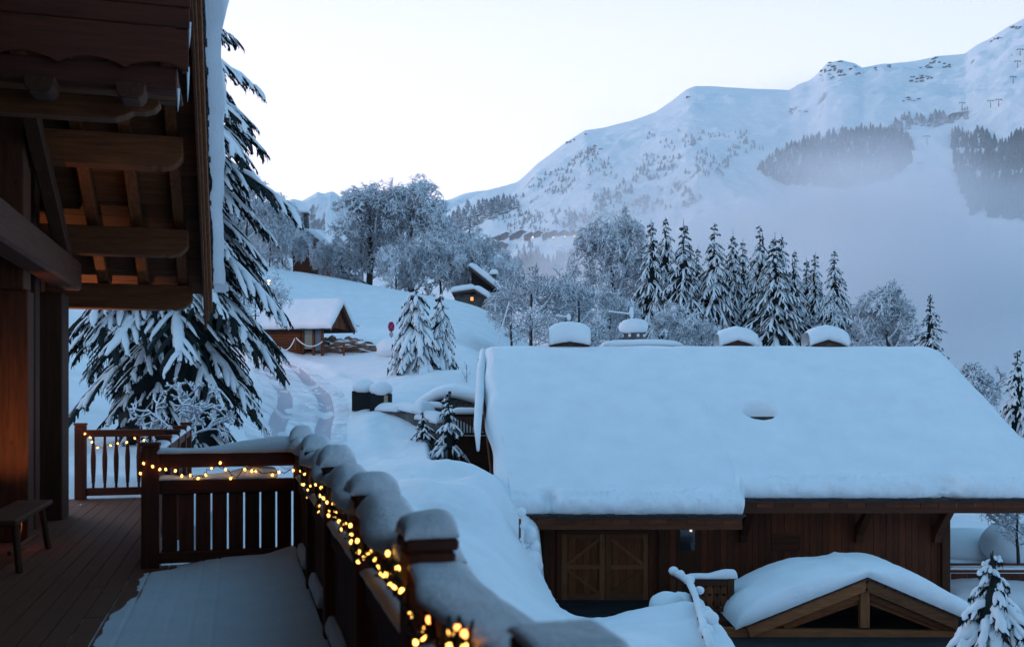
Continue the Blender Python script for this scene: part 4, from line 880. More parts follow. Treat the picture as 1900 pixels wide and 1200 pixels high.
for i, (p, s) in enumerate(zip([pts[0], pts[1], pts[2], P(1298, 1098, 26.6), pts[4] + (.12, 0, -.1), P(1318, 1150, 23.0), P(1310, 1172, 22.0)], (.15, .14, .17, .13, .19, .2, .17))):
    MB().blob(tuple(p - LH + (0, 0, .05)), (s, s, s * .85), 12, 9, .12, 1.5, i).build('snow_ball', M['snow'], hr, smooth=True)
# snow mound at the head of the stairs
sm = MB(); c = P(1240, 1120, 26.4)
sm.blob((c[0], c[1], c[2] - .1), (.52, .5, .42), 24, 16, .15, 1.2, 2); sm.blob(tuple(P(1272, 1135, 26.6)), (.55, .6, .5), 26, 16, .25, 1.3, 5); sm.blob(tuple(P(1262, 1185, 25.2)), (.72, .8, .62), 26, 16, .2, 1.2, 8)
tag(sm.build('snow_mound', M['snow'], smooth=True), 'rounded mound of snow piled beside the stair handrail below the garage', 'snow', kind='stuff')
# snow-laden fence end and post beside the garage
fp = thing('fence_post', 'thin wooden post stacked with balls of snow left of the garage doors', 'post', tuple(P(966, 1060, 27.3))); LF = np.array(fp.location)
MB().box(-.05, .05, -.05, .05, -.35, 1.45).build('post', M['larch_z'], fp)
for (px, py, s) in ((968, 950, .13), (970, 975, .10), (967, 1000, .075), (970, 1015, .10)): MB().blob(tuple(P(px, py, 27.3) - LF), (s, s, s * 1.05), 12, 9, .12, 1.6, px).build('snow_ball', M['snow'], fp, smooth=True)
MB().tube([tuple(P(968, y, 27.3) - LF) for y in (945, 975, 1005, 1040)], [.05, .06, .06, .04], 8).build('snow', M['snow'], fp, smooth=True)
bs = MB()
for (px, py, s) in ((983, 992, .2), (992, 1015, .17), (985, 1040, .3), (996, 1050, .18)): bs.blob(tuple(P(px, py, 27.8)), (s, s, s * 1.25), 14, 10, .2, 1.5, px)
tag(bs.build('snowy_bush', M['snow'], smooth=True), 'snow buried bush bulging beside the thin post at the garage corner', 'bush')
# ================================================================ forecourt, hut and small things along the road
fc = MB().box(.6, 14, 25.6, 31.85, -5.3, -5.09); tag(fc.build('forecourt', stone_mat('wet_asphalt', (.010, .010, .012), (.022, .022, .025), 2)), kind='structure')
def at(px, py): h = hit(px, py); return np.array(h) if h else P(px, py, 60)
# ---- roadside hut (shelter) with steep gable facing right
h0 = np.array((px2x(556, 59), 59.0, 0)); h0[2] = py2z(654, 59)
ht = thing('wooden_hut', 'small reddish log hut with a thick snow roof and steep gable beside the road top', 'hut', tuple(h0), math.radians(-16))
k = 59 / F
W2, D2, EH, RH = 2.05, 1.25, 1.35, 2.75    # half length, half depth, eave and ridge height
def bxl(root, name, m, x0, x1, y0, y1, z0, z1, bevel=0):
    c = ((x0 + x1) / 2, (y0 + y1) / 2, (z0 + z1) / 2); o = MB().box(x0 - c[0], x1 - c[0], y0 - c[1], y1 - c[1], z0 - c[2], z1 - c[2]).build(name, m, root, bevel=bevel); o.location = c; return o
bxl(ht, 'wall', M['larch_x'], -W2, W2 * .35, -D2 + .06, D2, -.4, EH)
for i in range(9): bxl(ht, 'log', M['larch_x'], -W2 - .06, W2 * .36, -D2 - .04, -D2 + .055, -.1 + i * .165, -.1 + i * .165 + .15, .02)
for x in (W2 * .42, W2 * .75, W2 * 1.02): bxl(ht, 'post', M['larch_z'], x - .07, x + .07, -D2 - .03, -D2 + .11, -.3, EH, .01)
bxl(ht, 'window', mat('hut_glass', (.22, .25, .20), .2), W2 * .46, W2 * .70, -D2 + .06, -D2 + .09, .15, EH - .1); bxl(ht, 'window', mat('hut_glass_b', (.10, .13, .17), .2), W2 * .79, W2 * .98, -D2 + .06, -D2 + .09, .05, EH - .1)
bxl(ht, 'end_wall', M['larch_z'], W2 * .35 + .003, W2 * .4, -D2 + .1, D2, -.4, EH); bxl(ht, 'beam', M['larch_x'], W2 * .35, W2 * 1.35, -D2 - .1, -D2 + .08, EH + .003, EH + .16)
g = [(-D2 - .25, EH - .08), (0, RH), (D2 + .25, EH - .08)]
MB().prism([(-D2, EH + .02), (0, RH - .12), (D2, EH + .02)], 'x', W2 * 1.18, W2 * 1.22).build('gable', M['larch_z'], ht)
for i in range(9):
    y = -D2 + .1 + i * .27; hgt = EH + (RH - .25 - EH) * (1 - abs(y + .1) / D2); 
    if hgt > EH + .1: bxl(ht, 'gable_board', M['larch_z'], W2 * 1.222, W2 * 1.235, y, y + .25, EH + .03, hgt)
for s in (-1, 1):
    Bm(ht, 'bargeboard', M['larch_y'], (h0[0] + W2 * 1.36, h0[1] + 0, h0[2] + RH - .02), (h0[0] + W2 * 1.36, h0[1] + s * (D2 + .35), h0[2] + EH - .18), .05, .16)
    v = [(-W2 * 1.15, 0, RH), (W2 * 1.38, 0, RH), (W2 * 1.38, s * (D2 + .38), EH - .14), (-W2 * 1.15, s * (D2 + .38), EH - .14)]; v += [(a, b, c + .06) for a, b, c in v]
    MB().add(v, [(0, 1, 2, 3), (7, 6, 5, 4), (0, 4, 5, 1), (1, 5, 6, 2), (2, 6, 7, 3), (3, 7, 4, 0)]).build('roof', M['slate'], ht)
    ln = math.hypot(D2 + .4, RH - EH + .12); e = np.array((0, s * (D2 + .4), -(RH - EH + .12))) / ln; up = np.array((0, s * (RH - EH + .12), D2 + .4)) / ln
    if s < 0: MB().pillow((-W2 * 1.16, .06 * s, RH + .05), (1, 0, 0), e, W2 * 2.55, ln - .02, .42, .20, tuple(up), 40, 20, .05, 1.6, fn=lambda A, B_, H: (.12 * np.exp(-(B_ / .3) ** 2) * H)[..., None] * np.array((0, 0, 1.))).build('roof_snow', M['snow'], ht, smooth=True)
    else: MB().pillow((-W2 * 1.16, .0, RH + .05), (1, 0, 0), e, W2 * 2.55, ln - .02, .40, .20, tuple(up), 40, 20, .05, 1.6).build('roof_snow', M['snow'], ht, smooth=True)
# rope fence in front of the hut
rf = thing('rope_fence', 'sagging snowy rope strung between short posts before the wooden hut', 'fence', (0, 0, 0))
rp = [P(520, 643, 56.5), P(548, 625, 56.8), P(600, 632, 57.0)]
for p in rp: b = MB().box(-.04, .04, -.04, .04, -.75, .02).build('post', M['larch_z'], rf); b.location = tuple(p)
for a, b in zip(rp[:-1], rp[1:]):
    t = np.linspace(0, 1, 14)[:, None]; c = a * (1 - t) + b * t; c[:, 2] -= (4 * t * (1 - t) * .42)[:, 0]; MB().tube(c, .032, 6).build('rope', M['snow'], rf, smooth=True)
# rocks and poles beside the hut
for (px, py, s, lab) in ((655, 640, (1.15, .6, .38), 'brown rocky outcrop poking from snow directly right of the hut'), (683, 652, (.8, .5, .28), 'low dark rock ledge right of the brown outcrop'), (612, 642, (.9, .6, .5), 'grey rock under snow touching the front of the hut')):
    p = P(px, py, 58.5); o = MB().blob((0, 0, 0), s, 22, 16, .9, 2.6, px).build('rock', M['rock_near'], smooth=False); o.location = tuple(p); tag(o, lab, 'rock')
lg = MB().tube([P(630, 590, 62), P(648, 597, 62), P(667, 605, 62)], .07, 6).build('log', M['twig']); tag(lg, 'thin dark log lying on the snow slope above the outcrop', 'log')
st = MB().box(-.05, .05, -.05, .05, -.3, .62).build('marker_stake', M['larch_z']); st.location = tuple(P(638, 656, 57)); tag(st, 'short brown stake in the snow right of the hut', 'stake')
# no-parking sign
sg = thing('road_sign', 'round blue no-stopping sign with red border on a post left of the twin spruces', 'sign', tuple(P(726, 628, 57)))
sg.scale = (1, 1, 1)
def disc(name, m, r, y, par, sx=.62): return MB().lathe((0, 0, 0), [(r, 0), (r, .02)], 28).build(name, m, par)
for nm, m, r, y in (('rim', mat('sign_red', (.45, .015, .02), .5), .30, 0), ('face', mat('sign_blue', (.01, .03, .16), .5), .235, -.012)):
    o = disc(nm, m, r, y, sg); o.rotation_euler = (math.radians(90), 0, 0); o.location = (0, y, .68); o.scale = (.62, 1, 1)
red = M['sign_red'] = bpy.data.materials['sign_red']
for s in (-1, 1):
    o = MB().box(-.235, .235, -.006, 0, -.03, .03).build('diagonal_bar', red, sg); o.location = (0, -.04 - .004 * s, .68); o.rotation_euler = (0, s * math.radians(52), 0); o.scale = (.9, 1, 1)
MB().box(-.03, .03, .01, .05, -.9, .4).build('post', M['black'], sg); MB().box(-.11, .11, -.01, .01, .12, .34).build('plate', mat('sign_plate', (.3, .3, .33), .5), sg)
MB().blob((0, 0, 1.0), (.12, .07, .05), 10, 6, .1).build('snow', M['snow'], sg, smooth=True)
# snow block beside the sign
sb = MB().blob((0, 0, 0), (1.1, .9, .62), 30, 20, .3, 1.3, 4).build('snow_heap', M['snow'], smooth=True); sb.location = tuple(P(735, 645, 56)); tag(sb, 'rounded heap of ploughed snow under the round road sign', 'snow', kind='stuff')
# scroll lamp post with lit bulbs
lp = thing('lamp_post', 'wrought iron lamp post with warm lit bulbs behind the hut roof', 'street lamp', tuple(P(474, 600, 52)))
MB().tube([(0, 0, -1), (0, 0, 1.15)], .04, 8).build('post', M['black'], lp); MB().box(-.16, .2, -.02, .02, .38, .43).build('crossbar', M['black'], lp)
MB().tube([(.05 + .30 * math.cos(a) + .3, 0, 1.35 + .32 * math.sin(a)) for a in np.linspace(math.pi * .95, math.pi * 2.35, 16)], .022, 6).build('scroll', M['black'], lp, smooth=True)
for (px, py, e) in ((468, 537, 1), (475, 529, 1), (484, 536, 1), (494, 533, 1), (497, 527, .7), (499, 521, .5)):
    p = P(px, py, 52) - np.array(lp.location); MB().blob(tuple(p), (.075, .05, .04), 10, 7).build('lamp', mat('street_bulb', (1, .7, .4), .4, (1, .50, .16), 9 * e), lp, smooth=True)
L = bpy.data.lights.new('street_lamp_light', 'POINT'); L.energy = 260; L.color = (1, .48, .36); L.shadow_soft_size = .3; lo = bpy.data.objects.new('street_lamp_light', L); COL.objects.link(lo); lo.parent = lp; lo.location = (.8, -1.0, 3.1)
# ---- stone wall, bins and sunken stone garage by the road
wl = thing('stone_wall', 'low dark stone wall under lumpy snow stepping down beside the road', 'wall', tuple(P(760, 770, 38)))
LW = np.array(wl.location)
segs = [(668, 712, 700, 722, 41.5, .55), (690, 722, 722, 742, 41.2, .5), (708, 758, 740, 768, 40.0, .6), (738, 764, 775, 775, 39.2, .6), (768, 790, 800, 796, 38.2, .5)]
# retaining wall stones (dark)
for i in range(26):
    t = i / 25; px = 700 + t * 120 + random.uniform(-3, 3); py = 770 + t * 32; Y = 41.2 - t * 3.6
    for rr in range(2):
        p = P(px, py + rr * 9, Y); o = MB().blob((0, 0, 0), (.17, .15, .13), 8, 6, .35, 1.5, i * 3 + rr).build('stone', M['stone'], wl); o.location = tuple(p - LW)
MB().beam(P(690, 762, 41.6) - LW, P(822, 815, 37.7) - LW, .3, 1.1).build('wall_core', M['stone'], wl)
for (a, b, Y0, Y1, T, sd) in (((702, 762), (738, 764), 41, 40, .34, 1), ((738, 760), (775, 768), 40, 39, .34, 2), ((776, 778), (812, 786), 39, 38, .42, 3), ((770, 765), (782, 768), 39, 38.7, .5, 9)):
    p = P(*a, Y0); q = P(*b, Y1); e = q - p; ln = np.linalg.norm(e); e /= ln
    MB().pillow(tuple(p - LW - np.array((0, .3, .0))), tuple(e), (-e[1], e[0], 0), ln, .6, T, .2, nx=14, ny=6, nz=.05, fr=1.8, seed=sd).build('wall_snow', M['snow'], wl, smooth=True)
for i, (px, py, Y, wd, hh, lab) in enumerate(((675, 735, 41.5, .9, .6, 'left of the two dark bins capped with snow at the road edge'), (707, 740, 41.0, .85, .55, 'right of the two dark bins capped with snow, pale panel on its side'))):
    p = P(px, py, Y); b = thing('bin', lab, 'bin', tuple(p)); bxl(b, 'body', M['dark'], -wd / 2, wd / 2, -.3, .3, -.6, .22); 
    if i: bxl(b, 'panel', M['plaster'], .16, .32, -.32, -.30, -.25, .15)
    MB().blob((0, 0, .40), (wd * .56, .5, .33), 20, 12, .12, 1.2, i, flat=.75).build('snow_cap', M['snow'], b, smooth=True)
cb = thing('stone_cabin', 'half buried stone cabin under a drooping snow roof left of the big chalet', 'cabin', tuple(P(845, 775, 42))); LC = np.array(cb.location)
def X_(px): return px2x(px, 42)
bxl(cb, 'wall', M['stone'], X_(790) - LC[0], X_(905) - LC[0], 0, 1.2, -2.2, py2z(738, 42) - LC[2])
for r_ in range(4):
    for c_ in range(9):
        x = X_(800) - LC[0] + c_ * .27 + (r_ % 2) * .12; o = MB().box(0, .24, -.05 - random.uniform(0, .03), 0, 0, .16).build('stone', M['stone'], cb, bevel=.02); o.location = (x, 0, py2z(772, 42) - LC[2] + r_ * .19)
v = []
top = [(760, 760), (775, 748), (790, 738), (805, 729), (820, 724), (840, 722), (865, 727), (890, 736), (915, 745)]
mbx = MB(); S_ = np.array([P(a, b, 41.7) for a, b in top]) - LC; rows = []
for (dy, dz) in ((.5, -.30), (-.02, -.34), (-.20, -.24), (-.24, -.08), (-.12, .06), (.15, .14), (.8, .22), (1.6, .26), (2.6, .1)): rows.append(S_ + (0, dy, dz))
V = np.stack(rows, 1); V = np.stack([np.stack([np.interp(np.linspace(0, 8, 60), range(9), V[:, j, k]) for k in range(3)], -1) for j in range(V.shape[1])], 1); V[..., 2] += .05 * fbm(V * 1.7, 3)
mbx.grid(V).build('roof_snow', M['snow'], cb, smooth=True)
for (a, b, py, Y, lab) in ((789, 816, 757, 40.6, 'short loaf of snow on the dark wall in front of the stone cabin'), (843, 885, 768, 40.2, 'long flat loaf of snow on the slatted fence beside the stone cabin')):
    p0 = P(a, py, Y); wdx = px2x(b, Y) - p0[0]; f = thing('terrace_fence' if a > 820 else 'gate_pillar', lab.replace('loaf of snow on the dark wall', 'dark wall topped by a snow loaf').replace('long flat loaf of snow on the slatted fence', 'slatted terrace fence under a long flat snow loaf'), 'fence' if a > 820 else 'wall', tuple(p0))
    if a > 820:
        bxl(f, 'top_rail', M['oldwood_x'], 0, wdx + .4, .1, .3, -.12, .0); bxl(f, 'bottom_rail', M['oldwood_x'], 0, wdx + .4, .12, .22, -.85, -.76)
        bxl(f, 'lower_wall', M['oldwood_x'], -.3, wdx + .5, .3, .4, -3.2, -.9)
        for i in range(11): bxl(f, 'slat', M['larch_z'], .04 + i * .125, .11 + i * .125, .14, .18, -.755, -.13)
    else: bxl(f, 'wall', M['stone'], 0, wdx, .0, .5, -1.4, 0)
    MB().pillow((-.04, -.05, .0), (1, 0, 0), (0, 1, 0), wdx + .08 + (.4 if a > 820 else 0), .45, .27, .15, nx=16, ny=6, nz=.03, fr=2).build('snow_cap', M['snow'], f, smooth=True)
# ---- buildings on the crest
ck = thing('chalet', 'hillside chalet mostly hidden by frosted trees, tall stone chimney topped with snow', 'chalet', tuple(P(575, 470, 112))); LK = np.array(ck.location); s = 112 / F
bxl(ck, 'wall', M['oldwood_x'], -32 * s, 26 * s, .2, 6, -60 * s, 22 * s); bxl(ck, 'chimney', M['stone'], -20 * s, -5 * s, 0, 1.0, 10 * s, 68 * s)
for i in range(4): bxl(ck, 'chimney_pier', M['stone'], (-19.5 + i * 4) * s, (-17.5 + i * 4) * s, .02, .98, 68.1 * s, 73 * s)
bxl(ck, 'chimney_slab', M['stone'], -21 * s, -4 * s, -.05, 1.05, 73.1 * s, 75 * s)
MB().pillow((-21.5 * s, -.1, 75 * s), (1, 0, 0), (0, 1, 0), 18 * s, 1.2, .5, .25, nx=8, ny=6).build('chimney_snow', M['snow'], ck, smooth=True)
redw = mat('red_shutter', (.18, .03, .02), .7)
for (x0, z0) in ((8, 8), (16, 0)): bxl(ck, 'window', redw, x0 * s, (x0 + 9) * s, .12, .19, z0 * s, (z0 + 12) * s)
for sx, x0, x1, z0, z1 in ((0, -34, -2, 14, 40), (1, -2, 30, 40, 14)):
    a = np.array((x0 * s, -.5, z0 * s)); b = np.array((x1 * s, -.5, z1 * s)); e = (b - a); ln = np.linalg.norm(e); e /= ln
    MB().pillow(tuple(a), tuple(e), (0, 1, 0), ln, 7, .6, .3, (-e[2], 0, e[0]), 20, 10, .08, 1).build('roof_snow', M['snow'], ck, smooth=True)
bn_ = thing('barn', 'dark stone barn with one lit orange window under frosted branches on the slope', 'barn', tuple(P(890, 580, 92))); s = 92 / F
bxl(bn_, 'wall', M['stone'], -45 * s, 12 * s, 0, 6, -10 * s, 34 * s); bxl(bn_, 'wall', M['stone'], 12.1 * s, 60 * s, .3, 6, -12 * s, 22 * s)
bxl(bn_, 'window_frame', M['oldwood_z'], -18 * s, -10 * s, -.06, -.003, 20 * s, 31 * s); bxl(bn_, 'window', mat('lit_window', (1, .5, .2), .5, (1, .36, .10), 1.0), -17 * s, -11.5 * s, -.09, -.062, 22 * s, 29 * s)
for (x0, z0, x1, z1, d) in ((-50, 36, -10, 42, -.6), (-10, 42, 22, 22, -.6), (-22, 92, 64, 24, 2.4)):
    a = np.array((x0 * s, d, z0 * s)); b = np.array((x1 * s, d, z1 * s)); e = (b - a); ln = np.linalg.norm(e); e /= ln; n_ = (-e[2], 0, e[0])
    MB().beam(a + (0, 3, -.12), b + (0, 3, -.12), 6.4, .2).build('roof', M['slate'], bn_)
    MB().pillow(tuple(a), tuple(e), (0, 1, 0), ln, 6.2, .6, .3, n_, 20, 10, .08, 1).build('roof_snow', M['snow'], bn_, smooth=True)
MB().prism([(-18 * s, -12 * s), (-18 * s, 86 * s), (60 * s, 24 * s), (60 * s, -12 * s)], 'y', 3, 9).build('gable', M['dark'], bn_); bxl(bn_, 'chimney', M['stone'], 22 * s, 30 * s, 3, 3.6, 55 * s, 78 * s); MB().pillow((19 * s, 2.8, 78 * s), (1, 0, 0), (0, 1, 0), 13 * s, .9, .5, .2, nx=6, ny=6).build('chimney_snow', M['snow'], bn_, smooth=True)
pl_ = MB().tube([P(923, 636, 52), P(945, 560, 52)], .045, 6).build('leaning_pole', M['twig']); tag(pl_, 'thin pole leaning right beside the frosted orchard trees', 'pole')
# ---- lower right background: low roofs and fence under the eave
for (px, py, Y, sx, sy, sz, lab) in ((1800, 1015, 40, 2.6, 1.6, .75, 'broad snow drift seen beneath the right end of the eave'), (1880, 1010, 38, 1.2, 1.3, .9, 'snow covered hump at the right edge beneath the eave')):
    o = MB().blob((0, 0, 0), (sx, sy, sz), 30, 18, .12, 1.0, px).build('snow_drift', M['snow'], smooth=True); o.location = tuple(P(px, py, Y)); tag(o, lab, 'snow', kind='stuff')
lf = thing('plank_fence', 'reddish plank fence with snowy rail behind the snow capped sapling, lower right', 'fence', tuple(P(1765, 1070, 34))); 
for i in range(15): bxl(lf, 'plank', M['rail_z'], i * .19, i * .19 + .175, 0, .03, -.45, .12)
bxl(lf, 'rail', M['rail_x'], -.05, 2.9, -.05, .06, .16, .26); bxl(lf, 'rail', M['rail_x'], -.05, 2.9, -.05, .06, .40, .47)
MB().pillow((-.05, -.08, .26), (1, 0, 0), (0, 1, 0), 2.95, .16, .10, .05, nx=20, ny=4, nz=.02, fr=3).build('rail_snow', M['snow'], lf, smooth=True)
# ---------------------------------------------------------------- village, lifts and rocks on the mountain
def mh(px, py): h = hit(px, py, BM); return np.array(h) if h else None
vil = [(905,452,22),(918,456,16),(925,447,26),(940,441,24),(955,443,22),(968,437,26),(985,441,24),(1000,438,22),(1015,441,20),(1030,437,24),(1047,437,24),(1063,436,26),(1080,434,24),(1098,433,24),(932,458,20)]
where = ['leftmost in the row across the valley', 'second from the left across the valley', 'beside the leftmost roofs across the valley', 'on the rising left end of the far row', 'left of the middle of the far row', 'with the highest roof of the far row', 'right of the highest roof across the valley', 'left of the first lit lamp far away', 'under the first lit lamp far away', 'between the first two lit lamps far away', 'beside the second lit lamp far away', 'beside the third lit lamp far away', 'between the last lit lamps far away', 'at the misty right end of the far row', 'lowest on the slope at the left end of the far row']
vw = mat('village_wood', (.075, .055, .05), .9)
for i, (px, py, wpx) in enumerate(vil):
    p = mh(px, py)
    if p is None: continue
    s = p[1] / F; v_ = thing('chalet', 'tiny snow roofed chalet ' + where[i], 'chalet', (p[0], p[1], p[2] - 2 * s), random.uniform(-.5, .5), group='far village chalets'); w2 = wpx * s / 2; hh = 8 * s
    MB().box(-w2 * .85, w2 * .85, -3, 9, -3 * s, hh).build('wall', vw, v_); MB().prism([(-w2 * .85, hh), (0, hh + 4.5 * s), (w2 * .85, hh)], 'y', -3, 9).build('gable', vw, v_)
    for sd in (-1, 1): MB().beam((0, 3, hh + 5.2 * s), (sd * w2, 3, hh - .2 * s), 14, 1.6 * s).build('roof_snow', M['snow_far'], v_)
for i, (px, py) in enumerate(((988, 444), (1026, 444), (1047, 443), (1065, 442), (1088, 441), (1131, 438))):
    p = mh(px, py + 2)
    if p is None: continue
    s = p[1] / F; l_ = thing('street_lamp', ('leftmost', 'second', 'third', 'fourth', 'fifth', 'rightmost')[i] + ' warm light glowing along the far village row, counted from the left', 'street lamp', tuple(p - (0, 12, 0)), group='lit lamps of the far village')
    MB().tube([(0, 0, -3), (0, 0, 3 * s)], .3, 5).build('pole', M['black'], l_); MB().blob((0, -.5, 3.4 * s), 1.15 * s, 8, 6).build('lamp', mat('far_lamp', (1, .6, .3), .5, (1, .48, .14), 5), l_, smooth=True)
lifts = [(1720, 268, 15, 'nearest above the forest edge'), (1707, 318, 15, 'fading into the fog below the dark wood'), (1785, 205, 14, 'beside the small lift hut'), (1838, 200, 13, 'left of a close pair on the ridge shoulder'), (1853, 198, 13, 'right of a close pair on the ridge shoulder'), (1880, 155, 12, 'middle of the line climbing the right edge'), (1888, 126, 12, 'upper one of the line climbing the right edge'), (1893, 104, 12, 'highest near the top right corner')]
gm = mat('pylon_steel', (.10, .11, .13), .6)
for (px, py, hp, wh) in lifts:
    p = mh(px, py)
    if p is None: continue
    s = p[1] / F; r = thing('lift_pylon', 'tiny ski lift pylon ' + wh, 'pylon', tuple(p), group='ski lift pylons on the mountain')
    MB().tube([(0, 0, -4), (0, 0, hp * s)], [.8, .5], 6).build('mast', gm, r); MB().box(-5 * s, 5 * s, -.5, .5, hp * s, hp * s + 1.0 * s).build('crossarm', gm, r)
    for sd in (-1, 1): MB().box(sd * 5 * s - .8, sd * 5 * s + .8, -1.5, 1.5, hp * s - 1.2 * s, hp * s - .01).build('sheave', gm, r)
lhp = mh(1780, 218)
if lhp is not None:
    s = lhp[1] / F; r = thing('lift_station', 'small brown lift station building high on the misty piste', 'building', tuple(lhp)); MB().box(-14 * s, 14 * s, 0, 12, -3 * s, 8 * s).build('wall', vw, r); MB().beam((-16 * s, 5, 8 * s), (16 * s, 5, 12 * s), 16, 2 * s).build('roof_snow', M['snow_far'], r)
rk = MB()
for (px, py, a, b, n) in ((1515, 134, 22, 9, 10), (1545, 124, 26, 10, 14), (1570, 132, 24, 8, 10), (1555, 138, 30, 8, 8), (1720, 122, 14, 6, 8), (1735, 112, 12, 5, 6), (1708, 145, 22, 7, 14), (1760, 122, 10, 4, 5), (1690, 185, 22, 3, 7), (1845, 74, 12, 5, 7), (1882, 55, 14, 5, 7), (1622, 128, 5, 3, 2), (1648, 124, 5, 3, 2), (1280, 184, 5, 4, 2), (880, 362, 6, 3, 2), (1060, 262, 10, 5, 5), (1110, 275, 12, 4, 6), (1480, 207, 26, 5, 6), (1095, 346, 6, 9, 3), (1075, 247, 12, 6, 5)):
    for k in range(n):
        p = mh(px + random.uniform(-a, a), py + random.uniform(-b, b))
        if p is None: continue
        s = p[1] / F; rk.blob(tuple(p), (random.uniform(2, 5) * s, random.uniform(2, 4) * s, random.uniform(1.2, 3.2) * s), 9, 6, .45, 2, k + px)
tag(rk.build('rock_outcrops', M['rock']), 'dark rock outcrops poking through the snow along the mountain ridge', 'rock', kind='stuff')
# ================================================================ TREES
# ---- far conifers: small irregular spires merged, thousands of them
def far_tree(mb, p, h, w_, seed):
    n = 6; rs = np.random.default_rng(seed); V = []; Fc = []
    z0 = p[2] - .05 * h; k = 0
    for (r, zb, zt) in ((1, .08, .52), (.74, .34, .76), (.46, .60, 1.0)):
        a = np.arange(n) * 2 * math.pi / n + rs.random() * 3; rr = w_ * r * (.75 + .5 * rs.random(n))
        V += [(p[0] + rr[i] * math.cos(a[i]), p[1] + rr[i] * math.sin(a[i]), z0 + h * (zb + rs.uniform(-.04, .04))) for i in range(n)] + [(p[0] + rs.uniform(-.05, .05) * w_, p[1], z0 + h * zt)]
        Fc += [(k + i, k + (i + 1) % n, k + n) for i in range(n)]; k += n + 1
    mb.add(np.array(V), np.array(Fc))
def scatter(poly, n, hr, name, label, cat, m, dens=None, seed=0, w_=.24, surf=BM):
    rs = np.random.default_rng(seed); mb = MB(); P_ = np.array(poly, float); x0, y0 = P_.min(0); x1, y1 = P_.max(0); c = 0; tries = 0
    while c < n and tries < n * 12:
        tries += 1; px, py = rs.uniform(x0, x1), rs.uniform(y0, y1); ins = False; j = len(P_) - 1
        for i in range(len(P_)):
            if (P_[i][1] > py) != (P_[j][1] > py) and px < (P_[j][0] - P_[i][0]) * (py - P_[i][1]) / (P_[j][1] - P_[i][1]) + P_[i][0]: ins = not ins
            j = i
        if not ins: continue
        if dens and float(fbm(np.array([px * dens[0], py * dens[0] * 1.6, seed]), 3)) < dens[1]: continue
        h = hit(px, py, surf)
        if not h: continue
        hh = rs.uniform(*hr); far_tree(mb, h, hh, hh * w_ * rs.uniform(.8, 1.3), int(rs.integers(1e9))); c += 1
    o = mb.build(name, m); tag(o, label, cat, kind='stuff'); return o
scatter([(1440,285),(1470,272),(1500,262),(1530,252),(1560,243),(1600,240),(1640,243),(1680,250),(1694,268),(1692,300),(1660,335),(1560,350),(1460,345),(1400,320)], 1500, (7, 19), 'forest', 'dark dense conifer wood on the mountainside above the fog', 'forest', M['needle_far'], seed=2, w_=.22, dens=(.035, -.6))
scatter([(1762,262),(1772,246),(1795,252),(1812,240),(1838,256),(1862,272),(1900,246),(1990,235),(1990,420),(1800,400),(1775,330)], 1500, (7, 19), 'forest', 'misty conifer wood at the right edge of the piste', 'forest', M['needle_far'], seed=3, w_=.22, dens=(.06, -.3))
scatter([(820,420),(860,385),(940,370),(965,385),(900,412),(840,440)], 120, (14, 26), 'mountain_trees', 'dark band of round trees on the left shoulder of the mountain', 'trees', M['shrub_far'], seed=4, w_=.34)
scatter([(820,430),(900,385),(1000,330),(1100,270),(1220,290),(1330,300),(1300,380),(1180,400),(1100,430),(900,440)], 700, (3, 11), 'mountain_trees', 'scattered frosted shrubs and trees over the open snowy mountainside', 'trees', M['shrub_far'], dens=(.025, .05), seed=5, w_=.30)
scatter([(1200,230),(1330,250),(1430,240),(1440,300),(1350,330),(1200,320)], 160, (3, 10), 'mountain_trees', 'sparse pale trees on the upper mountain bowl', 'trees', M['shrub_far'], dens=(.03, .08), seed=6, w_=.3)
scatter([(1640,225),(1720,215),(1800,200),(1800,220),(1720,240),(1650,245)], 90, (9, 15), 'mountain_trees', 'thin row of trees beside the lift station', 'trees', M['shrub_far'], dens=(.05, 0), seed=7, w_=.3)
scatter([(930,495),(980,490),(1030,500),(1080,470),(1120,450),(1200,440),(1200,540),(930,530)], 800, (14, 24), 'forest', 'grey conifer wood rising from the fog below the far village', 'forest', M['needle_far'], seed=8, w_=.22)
scatter([(900,465),(1000,455),(1160,450),(1160,490),(960,490)], 90, (10, 18), 'mountain_trees', 'a few trees on the slope just under the far village', 'trees', M['shrub_far'], dens=(.04, .03), seed=9, w_=.28)
